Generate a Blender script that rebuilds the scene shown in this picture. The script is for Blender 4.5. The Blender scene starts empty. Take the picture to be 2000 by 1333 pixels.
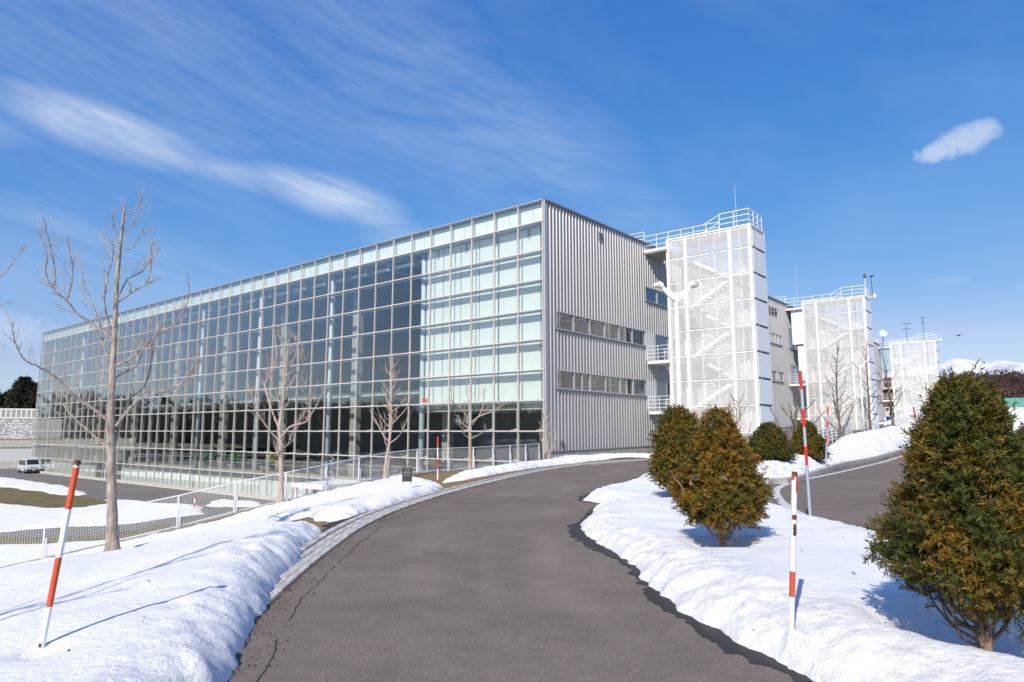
import bpy, math, random
import numpy as np
from mathutils import Vector, Matrix
R = math.radians
SC = bpy.context.scene
COL = SC.collection

# ------------------------------------------------------------------ camera, sky, sun, exposure
CAMZ = 1.6
PITCH = R(7.52)
FPX = 1333.33
cam_d = bpy.data.cameras.new('camera'); cam = bpy.data.objects.new('camera', cam_d); COL.objects.link(cam)
cam_d.lens = 24.0; cam_d.sensor_width = 36.0; cam_d.clip_start = 0.05; cam_d.clip_end = 60000
cam.location = (0, 0, CAMZ); cam.rotation_euler = (R(90) + PITCH, 0, 0)
SC.camera = cam

SUN_EL = R(38.5)
SUN_AZ = math.atan2(-.385, -.923)          # azimuth of the sun measured from +Y towards +X
sun_d = bpy.data.lights.new('sun', 'SUN'); sun = bpy.data.objects.new('sun', sun_d); COL.objects.link(sun)
sun_d.energy = 4.75; sun_d.angle = R(0.53); sun_d.color = (1.0, .915, .79)
sdir = Vector((math.sin(SUN_AZ) * math.cos(SUN_EL), math.cos(SUN_AZ) * math.cos(SUN_EL), math.sin(SUN_EL)))
sun.rotation_euler = sdir.to_track_quat('Z', 'Y').to_euler()

SC.view_settings.view_transform = 'Standard'; SC.view_settings.look = 'None'
SC.view_settings.gamma = 1.0; SC.view_settings.use_curve_mapping = False
SC.view_settings.exposure = 0.10
SC.render.engine = 'CYCLES'
SC.cycles.max_bounces = 10; SC.cycles.transparent_max_bounces = 24
SC.cycles.use_denoising = True
SC.cycles.sample_clamp_indirect = 6.0
SC.cycles.caustics_reflective = False; SC.cycles.caustics_refractive = False

def build_world():
    w = bpy.data.worlds.new('World'); SC.world = w; w.use_nodes = True
    nt = w.node_tree; N = nt.nodes; L = nt.links; N.clear()
    out = N.new('ShaderNodeOutputWorld'); bg = N.new('ShaderNodeBackground')
    sky = N.new('ShaderNodeTexSky'); sky.sky_type = 'NISHITA'; sky.sun_disc = False
    sky.sun_elevation = SUN_EL; sky.sun_rotation = SUN_AZ
    sky.altitude = 120; sky.air_density = 1.0; sky.dust_density = 0.35; sky.ozone_density = 2.4
    def val(x):
        return x
    def m(op, a, b=None, c=None, clamp=False):
        n = N.new('ShaderNodeMath'); n.operation = op; n.use_clamp = clamp
        for i, v in enumerate((a, b, c)):
            if v is None: continue
            if isinstance(v, (int, float)): n.inputs[i].default_value = v
            else: L.new(v, n.inputs[i])
        return n.outputs[0]
    tc = N.new('ShaderNodeTexCoord'); sep = N.new('ShaderNodeSeparateXYZ'); L.new(tc.outputs['Generated'], sep.inputs[0])
    X, Y, Z = sep.outputs
    az = m('MULTIPLY', m('ARCTAN2', X, Y), 57.29578)
    el = m('MULTIPLY', m('ARCSINE', Z), 57.29578)
    def noise(scale, detail, rough, lac=2.0, ku=1.0, kv=1.0, rot=0.0, off=0.0, dist=0.0):
        cs, sn = math.cos(R(rot)), math.sin(R(rot))
        u = m('ADD', m('MULTIPLY', az, cs * ku), m('MULTIPLY', el, sn * ku))
        v = m('ADD', m('MULTIPLY', az, -sn * kv), m('MULTIPLY', el, cs * kv))
        cb = N.new('ShaderNodeCombineXYZ'); L.new(u, cb.inputs[0]); L.new(v, cb.inputs[1]); cb.inputs[2].default_value = off
        n = N.new('ShaderNodeTexNoise'); n.inputs['Scale'].default_value = scale
        n.inputs['Detail'].default_value = detail; n.inputs['Roughness'].default_value = rough; n.inputs['Distortion'].default_value = dist
        L.new(cb.outputs[0], n.inputs['Vector']); return n.outputs['Fac']
    def ell(a0, e0, ra, re, rot, warp=None, k=0.0):
        cs, sn = math.cos(R(rot)), math.sin(R(rot))
        da = m('SUBTRACT', az, a0); de = m('SUBTRACT', el, e0)
        u = m('ADD', m('MULTIPLY', da, cs / ra), m('MULTIPLY', de, sn / ra))
        v = m('ADD', m('MULTIPLY', da, -sn / re), m('MULTIPLY', de, cs / re))
        r2 = m('ADD', m('MULTIPLY', u, u), m('MULTIPLY', v, v))
        if warp is not None: r2 = m('ADD', r2, m('MULTIPLY', m('SUBTRACT', warp, .5), k))
        return m('SUBTRACT', 1.0, r2, clamp=True)
    streak = noise(.30, 8, .60, ku=.22, kv=1.0, rot=-14, dist=.9)
    fine = noise(1.3, 6, .62, ku=.16, kv=1.0, rot=-17, off=3.1, dist=.5)
    st = m('ADD', m('MULTIPLY', m('SUBTRACT', streak, .5), 1.8), m('MULTIPLY', m('SUBTRACT', fine, .5), .9))
    broad = noise(.10, 5, .55, ku=.55, kv=1.2, rot=-20, off=7.7)
    masks = None
    for (a0, e0, ra, re, rot, kk) in ((-32.5, 21.3, 11, 2.5, -8, .74), (-15.6, 18.8, 9.0, 2.3, -11, 1.0), (-22, 19.6, 9, 1.6, -9, .45),
                                      (-43, 20.2, 10, 2.2, -4, .6), (-9, 15.6, 8, 3.0, -20, .30), (-34, 13.8, 14, 3.0, -3, .24), (-8, 27, 30, 10, -26, .30), (6, 19, 16, 6, -18, .18),
                                      (-34, 28, 40, 18, -10, .22), (-38, 12, 30, 7, 0, .22), (-60, 24, 16, 5, -6, .5), (70, 24, 22, 5, 8, .45), (130, 30, 28, 6, 5, .5), (-120, 26, 28, 6, -5, .5)):
        e = ell(a0, e0, ra, re, rot, broad, .9); e = m('MULTIPLY', m('MULTIPLY', e, m('ADD', e, .35)), kk * .74)
        masks = e if masks is None else m('MAXIMUM', masks, e)
    cir = m('MULTIPLY', masks, m('ADD', .72, st, clamp=True))
    puffn = noise(.62, 8, .60, off=1.3, dist=.2)
    puff = None
    for (a0, e0, ra, re, kk) in ((34.6, 20.0, 2.2, 1.2, 1.0), (33.2, 19.7, 1.8, .85, 1.0), (35.8, 20.2, 1.5, 1.05, .9), (-37.2, 7.0, 3.8, 1.6, .55), (-41, 6.2, 5, 1.8, .5), (41, 9.5, 5, .8, .25), (33.0, 10.6, 2.2, .5, .18)):
        e = m('MULTIPLY', ell(a0, e0, ra, re, 8 if e0 > 15 else 0, puffn, 2.2), kk)
        puff = e if puff is None else m('MAXIMUM', puff, e)
    puff = m('MULTIPLY', m('MULTIPLY', puff, 1.25, clamp=True), .62)
    puff = m('MULTIPLY', puff, m('ADD', .62, m('MULTIPLY', puffn, .7)))
    vign = m('MULTIPLY_ADD', m('SUBTRACT', broad, .45, clamp=True), .30, .03)
    fac = m('MAXIMUM', m('MULTIPLY', cir, .95), puff)
    fac = m('MAXIMUM', fac, vign, clamp=True)
    hs = N.new('ShaderNodeHueSaturation'); hs.inputs['Hue'].default_value = .502; hs.inputs['Saturation'].default_value = 1.25; hs.inputs['Value'].default_value = 1.0
    L.new(sky.outputs[0], hs.inputs['Color'])
    ch = []; sr = N.new('ShaderNodeSeparateColor'); cr = N.new('ShaderNodeCombineColor'); L.new(hs.outputs[0], sr.inputs[0])
    for i, (ga, am) in enumerate(((1.31, 1.459), (.77, .765), (.42, .862))):     # clear cold winter air: deeper, more even blue
        ch.append(m('MULTIPLY', m('POWER', m('MULTIPLY', sr.outputs[i], .115), ga), am / .115))
    ch[0] = m('MINIMUM', ch[0], m('MULTIPLY', ch[1], .76))
    for i in range(3): L.new(ch[i], cr.inputs[i])
    mix = N.new('ShaderNodeMix'); mix.data_type = 'RGBA'; L.new(fac, mix.inputs['Factor'])
    L.new(cr.outputs[0], mix.inputs['A']); mix.inputs['B'].default_value = (6.0, 6.7, 7.8, 1)
    L.new(mix.outputs['Result'], bg.inputs['Color']); bg.inputs['Strength'].default_value = 0.115
    L.new(bg.outputs[0], out.inputs[0])
build_world()

# ------------------------------------------------------------------ helpers
rng = np.random.default_rng(7)
random.seed(5)
CP, SP = math.cos(PITCH), math.sin(PITCH)
def ray(px, py):
    a = px - 1000.0; u = 666.5 - py; f = FPX
    return (a, f * CP - u * SP, u * CP + f * SP)
def at(px, py, Y):
    d = ray(px, py); k = Y / d[1]
    return Vector((d[0] * k, Y, CAMZ + d[2] * k))
def atz(px, py, z):
    d = ray(px, py); k = (z - CAMZ) / d[2]
    return Vector((d[0] * k, d[1] * k, z))

MATS = {}
def mat(name, col, rough=.6, metal=0.0, var=0.0, scale=6.0, bump=0.0, bscale=None, spec=None, col2=None, detail=6, trans=None, stretch=None):
    if name in MATS: return MATS[name]
    mt = bpy.data.materials.new(name); mt.use_nodes = True; MATS[name] = mt
    nt = mt.node_tree; N = nt.nodes; L = nt.links; b = N['Principled BSDF']
    b.inputs['Base Color'].default_value = (*col, 1); b.inputs['Roughness'].default_value = rough; b.inputs['Metallic'].default_value = metal
    if spec is not None: b.inputs['Specular IOR Level'].default_value = spec
    if var or bump or col2:
        tc = N.new('ShaderNodeTexCoord'); mp = N.new('ShaderNodeMapping'); L.new(tc.outputs['Object'], mp.inputs[0])
        if stretch: mp.inputs['Scale'].default_value = stretch
        nz = N.new('ShaderNodeTexNoise'); nz.inputs['Scale'].default_value = scale; nz.inputs['Detail'].default_value = detail; nz.inputs['Roughness'].default_value = .62
        L.new(mp.outputs[0], nz.inputs['Vector'])
        rp = N.new('ShaderNodeValToRGB'); L.new(nz.outputs['Fac'], rp.inputs[0])
        c2 = col2 if col2 else tuple(max(0, c * (1 - var)) for c in col)
        c1 = col if col2 else tuple(min(1, c * (1 + var)) for c in col)
        rp.color_ramp.elements[0].position = .34; rp.color_ramp.elements[0].color = (*c2, 1)
        rp.color_ramp.elements[1].position = .66; rp.color_ramp.elements[1].color = (*c1, 1)
        L.new(rp.outputs[0], b.inputs['Base Color'])
        if bump:
            n2 = N.new('ShaderNodeTexNoise'); n2.inputs['Scale'].default_value = bscale or scale * 4; n2.inputs['Detail'].default_value = 5
            L.new(mp.outputs[0], n2.inputs['Vector'])
            bp = N.new('ShaderNodeBump'); bp.inputs['Strength'].default_value = bump; bp.inputs['Distance'].default_value = .02
            L.new(n2.outputs['Fac'], bp.inputs['Height']); L.new(bp.outputs[0], b.inputs['Normal'])
    return mt

def glass_mat(name, tint, ior=1.6, rough=0.0, wave=0.0):
    mt = bpy.data.materials.new(name); mt.use_nodes = True; MATS[name] = mt
    nt = mt.node_tree; N = nt.nodes; L = nt.links; N.clear()
    out = N.new('ShaderNodeOutputMaterial'); mx = N.new('ShaderNodeMixShader'); tr = N.new('ShaderNodeBsdfTransparent'); gl = N.new('ShaderNodeBsdfGlossy'); lw = N.new('ShaderNodeLayerWeight')
    tr.inputs[0].default_value = (*tint, 1); gl.inputs['Roughness'].default_value = rough; gl.inputs[0].default_value = (1, .985, .95, 1)
    geo = N.new('ShaderNodeNewGeometry')
    if wave:
        nz = N.new('ShaderNodeTexNoise'); nz.inputs['Scale'].default_value = .8; nz.inputs['Detail'].default_value = 2
        tc = N.new('ShaderNodeTexCoord'); L.new(geo.outputs['Position'], nz.inputs['Vector'])
        bp = N.new('ShaderNodeBump'); bp.inputs['Strength'].default_value = wave; bp.inputs['Distance'].default_value = .05
        L.new(nz.outputs['Fac'], bp.inputs['Height']); L.new(bp.outputs[0], gl.inputs['Normal'])
    f0 = ((ior - 1) / (ior + 1)) ** 2 * .8
    pw_ = N.new('ShaderNodeMath'); pw_.operation = 'POWER'; lw.inputs['Blend'].default_value = .5; L.new(lw.outputs['Facing'], pw_.inputs[0]); pw_.inputs[1].default_value = 2.7
    ma = N.new('ShaderNodeMath'); ma.operation = 'MULTIPLY_ADD'; L.new(pw_.outputs[0], ma.inputs[0]); ma.inputs[1].default_value = 1 - f0; ma.inputs[2].default_value = f0
    L.new(ma.outputs[0], mx.inputs[0]); L.new(tr.outputs[0], mx.inputs[1]); L.new(gl.outputs[0], mx.inputs[2]); L.new(mx.outputs[0], out.inputs[0])
    return mt

def screen_mat(name, col, open_=.45):
    mt = bpy.data.materials.new(name); mt.use_nodes = True; MATS[name] = mt
    nt = mt.node_tree; N = nt.nodes; L = nt.links; N.clear()
    out = N.new('ShaderNodeOutputMaterial'); mx = N.new('ShaderNodeMixShader'); tr = N.new('ShaderNodeBsdfTransparent'); df = N.new('ShaderNodeBsdfDiffuse')
    df.inputs[0].default_value = (*col, 1); mx.inputs[0].default_value = 1 - open_
    L.new(tr.outputs[0], mx.inputs[1]); L.new(df.outputs[0], mx.inputs[2]); L.new(mx.outputs[0], out.inputs[0])
    return mt

class MB:
    def __init__(s): s.v = []; s.f = []
    def add(s, vs, fs):
        o = len(s.v); s.v.extend([tuple(p) for p in vs]); s.f.extend([tuple(i + o for i in f) for f in fs]); return s
    def box(s, x0, x1, y0, y1, z0, z1):
        return s.add([(x0, y0, z0), (x1, y0, z0), (x1, y1, z0), (x0, y1, z0), (x0, y0, z1), (x1, y0, z1), (x1, y1, z1), (x0, y1, z1)],
                     [(3, 2, 1, 0), (4, 5, 6, 7), (0, 1, 5, 4), (1, 2, 6, 5), (2, 3, 7, 6), (3, 0, 4, 7)])
    def quad(s, a, b, c, d): return s.add([a, b, c, d], [(0, 1, 2, 3)])
    def bar(s, a, b, w, h, up=(0, 0, 1)):
        a = Vector(a); b = Vector(b); d = (b - a).normalized(); u = Vector(up)
        if abs(d.dot(u)) > .98: u = Vector((1, 0, 0))
        r = d.cross(u).normalized() * w / 2; q = r.cross(d).normalized() * h / 2
        vs = [a - r - q, a + r - q, a + r + q, a - r + q, b - r - q, b + r - q, b + r + q, b - r + q]
        return s.add(vs, [(3, 2, 1, 0), (4, 5, 6, 7), (0, 1, 5, 4), (1, 2, 6, 5), (2, 3, 7, 6), (3, 0, 4, 7)])
    def tube(s, pts, rad, n=6, cap=True):
        pts = [Vector(p) for p in pts]; k = len(pts)
        if not hasattr(rad, '__len__'): rad = [rad] * k
        d0 = (pts[1] - pts[0]).normalized(); ref = Vector((1, 0, 0)) if abs(d0.x) < .8 else Vector((0, 1, 0))
        vs = []
        for i, p in enumerate(pts):
            d = (pts[min(i + 1, k - 1)] - pts[max(i - 1, 0)])
            d = d.normalized() if d.length > 1e-9 else d0
            r = d.cross(ref)
            if r.length < 1e-4: r = d.cross(Vector((0, 0, 1)))
            r.normalize(); q = d.cross(r); ref = r.cross(d) if False else ref
            for j in range(n):
                a = 2 * math.pi * j / n
                vs.append(p + (r * math.cos(a) + q * math.sin(a)) * rad[i])
        fs = []
        for i in range(k - 1):
            for j in range(n):
                a = i * n + j; b = i * n + (j + 1) % n
                fs.append((a, b, b + n, a + n))
        if cap:
            fs.append(tuple(range(n))[::-1]); fs.append(tuple((k - 1) * n + j for j in range(n)))
        return s.add(vs, fs)
    def mesh(s, name):
        me = bpy.data.meshes.new(name); me.from_pydata(s.v, [], s.f); me.update(); return me
    def build(s, name, m_, parent=None, smooth=False, loc=None):
        me = s.mesh(name); me.materials.append(m_ if not isinstance(m_, str) else MATS[m_])
        if smooth: me.polygons.foreach_set('use_smooth', [True] * len(me.polygons))
        return link(name, me, parent, loc)
def link(name, me, parent=None, loc=None):
    o = bpy.data.objects.new(name, me); COL.objects.link(o)
    if parent is not None: o.parent = parent
    if loc is not None: o.location = loc
    return o
def tag(o, label=None, cat=None, group=None, kind=None):
    if label: o['label'] = label
    if cat: o['category'] = cat
    if group: o['group'] = group
    if kind: o['kind'] = kind
    return o
def thing(name, label, cat, loc=(0, 0, 0), rz=0, group=None):
    o = bpy.data.objects.new(name, None); COL.objects.link(o); o.location = loc; o.rotation_euler = (0, 0, rz)
    return tag(o, label, cat, group)
def npmesh(name, V, F, m_, parent=None, smooth=True, attrs=None):
    me = bpy.data.meshes.new(name); V = np.asarray(V, np.float32); F = np.asarray(F, np.int32); k = F.shape[1]
    me.vertices.add(len(V)); me.vertices.foreach_set('co', V.ravel())
    me.loops.add(F.size); me.loops.foreach_set('vertex_index', F.ravel())
    me.polygons.add(len(F)); me.polygons.foreach_set('loop_start', np.arange(0, F.size, k, dtype=np.int32))
    try: me.polygons.foreach_set('loop_total', np.full(len(F), k, dtype=np.int32))
    except Exception: pass
    if smooth: me.polygons.foreach_set('use_smooth', np.ones(len(F), bool))
    me.update(calc_edges=True); me.validate()
    if attrs:
        for an, (typ, arr) in attrs.items():
            at_ = me.attributes.new(an, typ, 'POINT')
            at_.data.foreach_set('color' if typ == 'FLOAT_COLOR' else 'value', np.asarray(arr, np.float32).ravel())
    me.materials.append(m_ if not isinstance(m_, str) else MATS[m_])
    return link(name, me, parent)

def _h(ix, iy, seed):
    n = (ix.astype(np.int64) * 374761393 + iy.astype(np.int64) * 668265263 + seed * 982451653) & 0x7fffffff
    n = ((n ^ (n >> 13)) * 1274126177) & 0x7fffffff
    return ((n ^ (n >> 16)) & 0xffff) / 65535.0
def vnoise(x, y, seed=0):
    ix = np.floor(x); iy = np.floor(y); fx = x - ix; fy = y - iy
    fx = fx * fx * fx * (fx * (fx * 6 - 15) + 10); fy = fy * fy * fy * (fy * (fy * 6 - 15) + 10)
    a = _h(ix, iy, seed); b = _h(ix + 1, iy, seed); c = _h(ix, iy + 1, seed); d = _h(ix + 1, iy + 1, seed)
    return (a + (b - a) * fx) * (1 - fy) + (c + (d - c) * fx) * fy
def fbm(x, y, sc, oct=4, seed=0, gain=.5):
    t = 0; a = 1; s = 0
    ca, sa = math.cos(.6), math.sin(.6)
    for o in range(oct):
        t = t + a * (vnoise(x * sc, y * sc, seed + o * 17) - .5); s += a; a *= gain; sc *= 2.03
        x, y = x * ca - y * sa, x * sa + y * ca
    return t / s * 2
def sdist(x, y, poly):
    P = np.asarray([(p[0], p[1]) for p in poly], float); d = np.full(x.shape, 1e9); ins = np.zeros(x.shape, bool)
    for i in range(len(P)):
        a = P[i]; b = P[(i + 1) % len(P)]; e = b - a
        t = np.clip(((x - a[0]) * e[0] + (y - a[1]) * e[1]) / max(e @ e, 1e-12), 0, 1)
        d = np.minimum(d, np.hypot(x - a[0] - t * e[0], y - a[1] - t * e[1]))
        c = ((a[1] > y) != (b[1] > y)) & (x < (b[0] - a[0]) * (y - a[1]) / (b[1] - a[1] + 1e-12) + a[0])
        ins ^= c
    return np.where(ins, d, -d)
def smooth01(t): t = np.clip(t, 0, 1); return t * t * (3 - 2 * t)
def axis(segs):
    out = []
    for a, b, h in segs:
        n = max(1, int(round((b - a) / h))); out.append(np.linspace(a, b, n, endpoint=False))
    out.append(np.array([segs[-1][1]])); return np.concatenate(out)
def catmull(P, n):
    P = [Vector(p) for p in P]; out = []
    Q = [2 * P[0] - P[1]] + P + [2 * P[-1] - P[-2]]
    for i in range(1, len(Q) - 2):
        for k in range(n):
            t = k / n; a, b, c, d = Q[i - 1:i + 3]
            out.append(.5 * ((2 * b) + (c - a) * t + (2 * a - 5 * b + 4 * c - d) * t * t + (3 * b - a - 3 * c + d) * t ** 3))
    out.append(P[-1]); return out
def resample(P, step):
    P = [Vector(p) for p in P]; L = [0]
    for a, b in zip(P, P[1:]): L.append(L[-1] + (b - a).length)
    n = max(1, int(round(L[-1] / step))); out = []; j = 0
    for i in range(n + 1):
        t = L[-1] * i / n
        while j < len(P) - 2 and L[j + 1] < t: j += 1
        k = (t - L[j]) / max(1e-9, L[j + 1] - L[j]); out.append(P[j].lerp(P[j + 1], min(1, max(0, k))))
    return out

# ------------------------------------------------------------------ layout
BC = Vector((1.95, 41.0, 0)); BROT = R(50.5)
UR = Vector((math.cos(BROT), math.sin(BROT), 0)); UL = Vector((-math.sin(BROT), math.cos(BROT), 0))
def B(s, p, z=0): return BC + UR * s + UL * p + Vector((0, 0, z))
PLAZA = -4.23
ROOF = 15.93
GUT = [(-1.55, -8), (-1.7, 0), (-1.95, 4.6), (-2.24, 6.4), (-2.45, 9.4), (-2.48, 12.3), (-2.16, 15.3), (-1.4, 19.0), (-.45, 22.6), (.85, 27.0), (2.5, 31.2), (4.5, 35.0), (8.1, 39.4), (13.5, 43.3), (22, 48.5), (40, 66), (75, 108)]
GUTC = catmull([(a, b, 0) for a, b in GUT], 10)
_gy = np.array([p.y for p in GUTC]); _gx = np.array([p.x for p in GUTC])
FEN = [(-36, 9.2, -4.23), (-20, 17.3, -3.3), (-14.6, 20.2, -2.28), (-12.5, 21.3, -1.85), (-11, 22.3, -1.55), (-9.4, 23.6, -1.15), (-7.8, 25.1, -.84), (-6.4, 27.3, -.55), (-5.3, 29.4, -.34), (-4.3, 30.7, -.24), (-3.2, 31.8, -.22), (-2.2, 33.0, -.21), (-1.27, 34.5, -.2), (-.33, 36.2, -.18), (.7, 38.1, -.16), (1.55, 39.8, -.14)]
_fy = np.array([p[1] for p in FEN]); _fx = np.array([p[0] for p in FEN]); _fz = np.array([p[2] for p in FEN])
def xg(y): return np.interp(y, _gy, _gx)
def xf(y): return np.where(y < 9.2, -36 + (y - 9.2) * .2, np.interp(y, _fy, _fx))
def zf(y): return np.interp(y, _fy, _fz)
def ramp(x, y):
    q = x * UR.x + y * UR.y - (BC.x * UR.x + BC.y * UR.y)
    t = np.maximum(q - 5, 0); r = .045 * np.where(t < 6, t * t / 12, t - 3)
    return np.where(r > 1.6, 1.6 + 1.75 * (1 - np.exp(-(r - 1.6) / 1.75)), r)
def G(x, y):
    x = np.asarray(x, float); y = np.asarray(y, float)
    g = xg(y); f = xf(y); fr = np.clip((g - x) / np.maximum(g - f, .5), 0, 1)
    left = fr * zf(y) * np.interp(y, [37, 39.6], [1, 0])
    return np.where(x < g, left, 0) + ramp(x, y)
def g1(x, y): return float(G(np.array([x]), np.array([y]))[0])
def GP(px, py, dz=0.0):
    d = ray(px, py); lo = None
    for Y in np.arange(2.0, 160, .1):
        k = Y / d[1]; x = d[0] * k; z = CAMZ + d[2] * k
        if z <= g1(x, Y) + dz:
            return (x, Y)
    return (d[0] / d[1] * 60, 60)

# ------------------------------------------------------------------ materials
def asphalt_mat(name, col, fleck=.5, wet=False):
    mt = bpy.data.materials.new(name); mt.use_nodes = True; MATS[name] = mt
    nt = mt.node_tree; N = nt.nodes; L = nt.links; b = N['Principled BSDF']
    geo = N.new('ShaderNodeNewGeometry')
    def nz(s, d, r=.6):
        n = N.new('ShaderNodeTexNoise'); n.inputs['Scale'].default_value = s; n.inputs['Detail'].default_value = d; n.inputs['Roughness'].default_value = r
        L.new(geo.outputs['Position'], n.inputs['Vector']); return n
    big = nz(.35, 5); mid = nz(2.2, 6, .7); fine = nz(95, 3, .8)
    vor = N.new('ShaderNodeTexVoronoi'); vor.inputs['Scale'].default_value = 75; L.new(geo.outputs['Position'], vor.inputs['Vector'])
    r1 = N.new('ShaderNodeValToRGB'); L.new(big.outputs['Fac'], r1.inputs[0])
    r1.color_ramp.elements[0].position = .3; r1.color_ramp.elements[0].color = (*[c * .86 for c in col], 1)
    r1.color_ramp.elements[1].position = .7; r1.color_ramp.elements[1].color = (*[c * 1.12 for c in col], 1)
    mx = N.new('ShaderNodeMix'); mx.data_type = 'RGBA'; mx.blend_type = 'OVERLAY'; mx.inputs['Factor'].default_value = .22
    L.new(r1.outputs[0], mx.inputs['A']); L.new(mid.outputs['Fac'], mx.inputs['B'])
    r2 = N.new('ShaderNodeValToRGB'); L.new(vor.outputs['Color'], r2.inputs[0])
    r2.color_ramp.elements[0].position = .55; r2.color_ramp.elements[0].color = (.62, .62, .62, 1)
    r2.color_ramp.elements[1].position = .97; r2.color_ramp.elements[1].color = (2.3, 2.2, 2.1, 1)
    e = r2.color_ramp.elements.new(.86); e.color = (1.06, 1.06, 1.06, 1)
    m2 = N.new('ShaderNodeMix'); m2.data_type = 'RGBA'; m2.blend_type = 'MULTIPLY'; m2.inputs['Factor'].default_value = fleck
    L.new(mx.outputs['Result'], m2.inputs['A']); L.new(r2.outputs[0], m2.inputs['B'])
    st_ = N.new('ShaderNodeTexNoise'); st_.inputs['Scale'].default_value = .55; st_.inputs['Detail'].default_value = 9; st_.inputs['Roughness'].default_value = .72; st_.inputs['Distortion'].default_value = 1.4
    L.new(geo.outputs['Position'], st_.inputs['Vector'])
    r3 = N.new('ShaderNodeValToRGB'); L.new(st_.outputs['Fac'], r3.inputs[0]); r3.color_ramp.elements[0].position = .36; r3.color_ramp.elements[0].color = (.92, .92, .92, 1); r3.color_ramp.elements[1].position = .70; r3.color_ramp.elements[1].color = (1.09, 1.08, 1.07, 1)
    e3 = r3.color_ramp.elements.new(.5); e3.color = (1, 1, 1, 1)
    m3 = N.new('ShaderNodeMix'); m3.data_type = 'RGBA'; m3.blend_type = 'MULTIPLY'; m3.inputs['Factor'].default_value = 1.0
    L.new(m2.outputs['Result'], m3.inputs['A']); L.new(r3.outputs[0], m3.inputs['B']); at_ = N.new('ShaderNodeAttribute'); at_.attribute_name = 'wear'
    m4 = N.new('ShaderNodeMix'); m4.data_type = 'RGBA'; L.new(at_.outputs['Fac'], m4.inputs['Factor']); L.new(m3.outputs['Result'], m4.inputs['A']); m4.inputs['B'].default_value = (*[c * 1.5 for c in col], 1)
    L.new(m4.outputs['Result'], b.inputs['Base Color'])
    b.inputs['Roughness'].default_value = .55 if wet else .88; b.inputs['Specular IOR Level'].default_value = .22 if wet else .2
    bp = N.new('ShaderNodeBump'); bp.inputs['Strength'].default_value = .15 if wet else .55; bp.inputs['Distance'].default_value = .008
    L.new(vor.outputs['Distance'], bp.inputs['Height']); L.new(bp.outputs[0], b.inputs['Normal'])
    return mt
asphalt_mat('asphalt', (.216, .178, .149))
asphalt_mat('wet_asphalt', (.046, .041, .038), wet=True)
asphalt_mat('plaza_paving', (.20, .19, .18), fleck=.3)

def snow_mat():
    mt = bpy.data.materials.new('snow'); mt.use_nodes = True; MATS['snow'] = mt
    nt = mt.node_tree; N = nt.nodes; L = nt.links; b = N['Principled BSDF']
    geo = N.new('ShaderNodeNewGeometry')
    def nz(s, d, r=.6):
        n = N.new('ShaderNodeTexNoise'); n.inputs['Scale'].default_value = s; n.inputs['Detail'].default_value = d; n.inputs['Roughness'].default_value = r
        L.new(geo.outputs['Position'], n.inputs['Vector']); return n
    atn = N.new('ShaderNodeAttribute'); atn.attribute_name = 'dirt'
    d1 = nz(7, 8, .75); d2 = nz(1.1, 4)
    mu = N.new('ShaderNodeMath'); mu.operation = 'MULTIPLY_ADD'; L.new(d1.outputs['Fac'], mu.inputs[0]); mu.inputs[1].default_value = 1.5; mu.inputs[2].default_value = -.62
    mm = N.new('ShaderNodeMath'); mm.operation = 'MULTIPLY'; mm.use_clamp = True; L.new(mu.outputs[0], mm.inputs[0]); L.new(atn.outputs['Fac'], mm.inputs[1])
    m0 = N.new('ShaderNodeMix'); m0.data_type = 'RGBA'; L.new(d2.outputs['Fac'], m0.inputs['Factor'])
    m0.inputs['A'].default_value = (.83, .83, .832, 1); m0.inputs['B'].default_value = (.915, .912, .91, 1)
    m1 = N.new('ShaderNodeMix'); m1.data_type = 'RGBA'; L.new(mm.outputs[0], m1.inputs['Factor'])
    L.new(m0.outputs['Result'], m1.inputs['A']); m1.inputs['B'].default_value = (.20, .165, .125, 1)
    L.new(m1.outputs['Result'], b.inputs['Base Color'])
    b.inputs['Roughness'].default_value = .55; b.inputs['Specular IOR Level'].default_value = .2
    f1 = nz(16, 7, .68); f2 = nz(70, 4, .7)
    ad = N.new('ShaderNodeMath'); ad.operation = 'MULTIPLY_ADD'; L.new(f2.outputs['Fac'], ad.inputs[0]); ad.inputs[1].default_value = .25; L.new(f1.outputs['Fac'], ad.inputs[2])
    bp = N.new('ShaderNodeBump'); bp.inputs['Strength'].default_value = .75; bp.inputs['Distance'].default_value = .04
    L.new(ad.outputs[0], bp.inputs['Height']); L.new(bp.outputs[0], b.inputs['Normal'])
snow_mat()
mat('soil', (.20, .145, .075), .95, col2=(.075, .05, .025), scale=9, bump=.9, bscale=40)
mat('dry_grass', (.30, .215, .10), .95, col2=(.13, .085, .035), scale=14, bump=.9, bscale=60)
mat('lawn', (.19, .155, .06), .95, col2=(.10, .085, .03), scale=.9, bump=.6, bscale=20)
mat('concrete', (.40, .385, .36), .85, var=.22, scale=2.5, bump=.25, bscale=30)
mat('concrete_light', (.52, .50, .46), .8, var=.15, scale=3, bump=.2, bscale=40)
mat('gutter_stone', (.47, .445, .40), .85, var=.3, scale=5, bump=.35, bscale=60)
mat('grey_wall', (.36, .365, .37), .85, var=.14, scale=1.0, stretch=(1, 1, .25))
mat('white_paint', (.80, .80, .79), .42, var=.04, scale=2)
mat('frame_cream', (.60, .575, .545), .5, var=.05, scale=3)
mat('panel_white', (.82, .84, .86), .45, var=.03, scale=1.5)
mat('fascia_white', (.86, .90, .86), .5, var=.03, scale=2)
mat('blind', (.88, .91, .88), .7, var=.02, scale=1)
mat('column_white', (.60, .66, .71), .5)
mat('dark_gap', (.10, .10, .11), .8)
mat('silver', (.385, .382, .388), .44, .5, var=.05, scale=1.3, stretch=(1, 1, .15))
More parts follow.
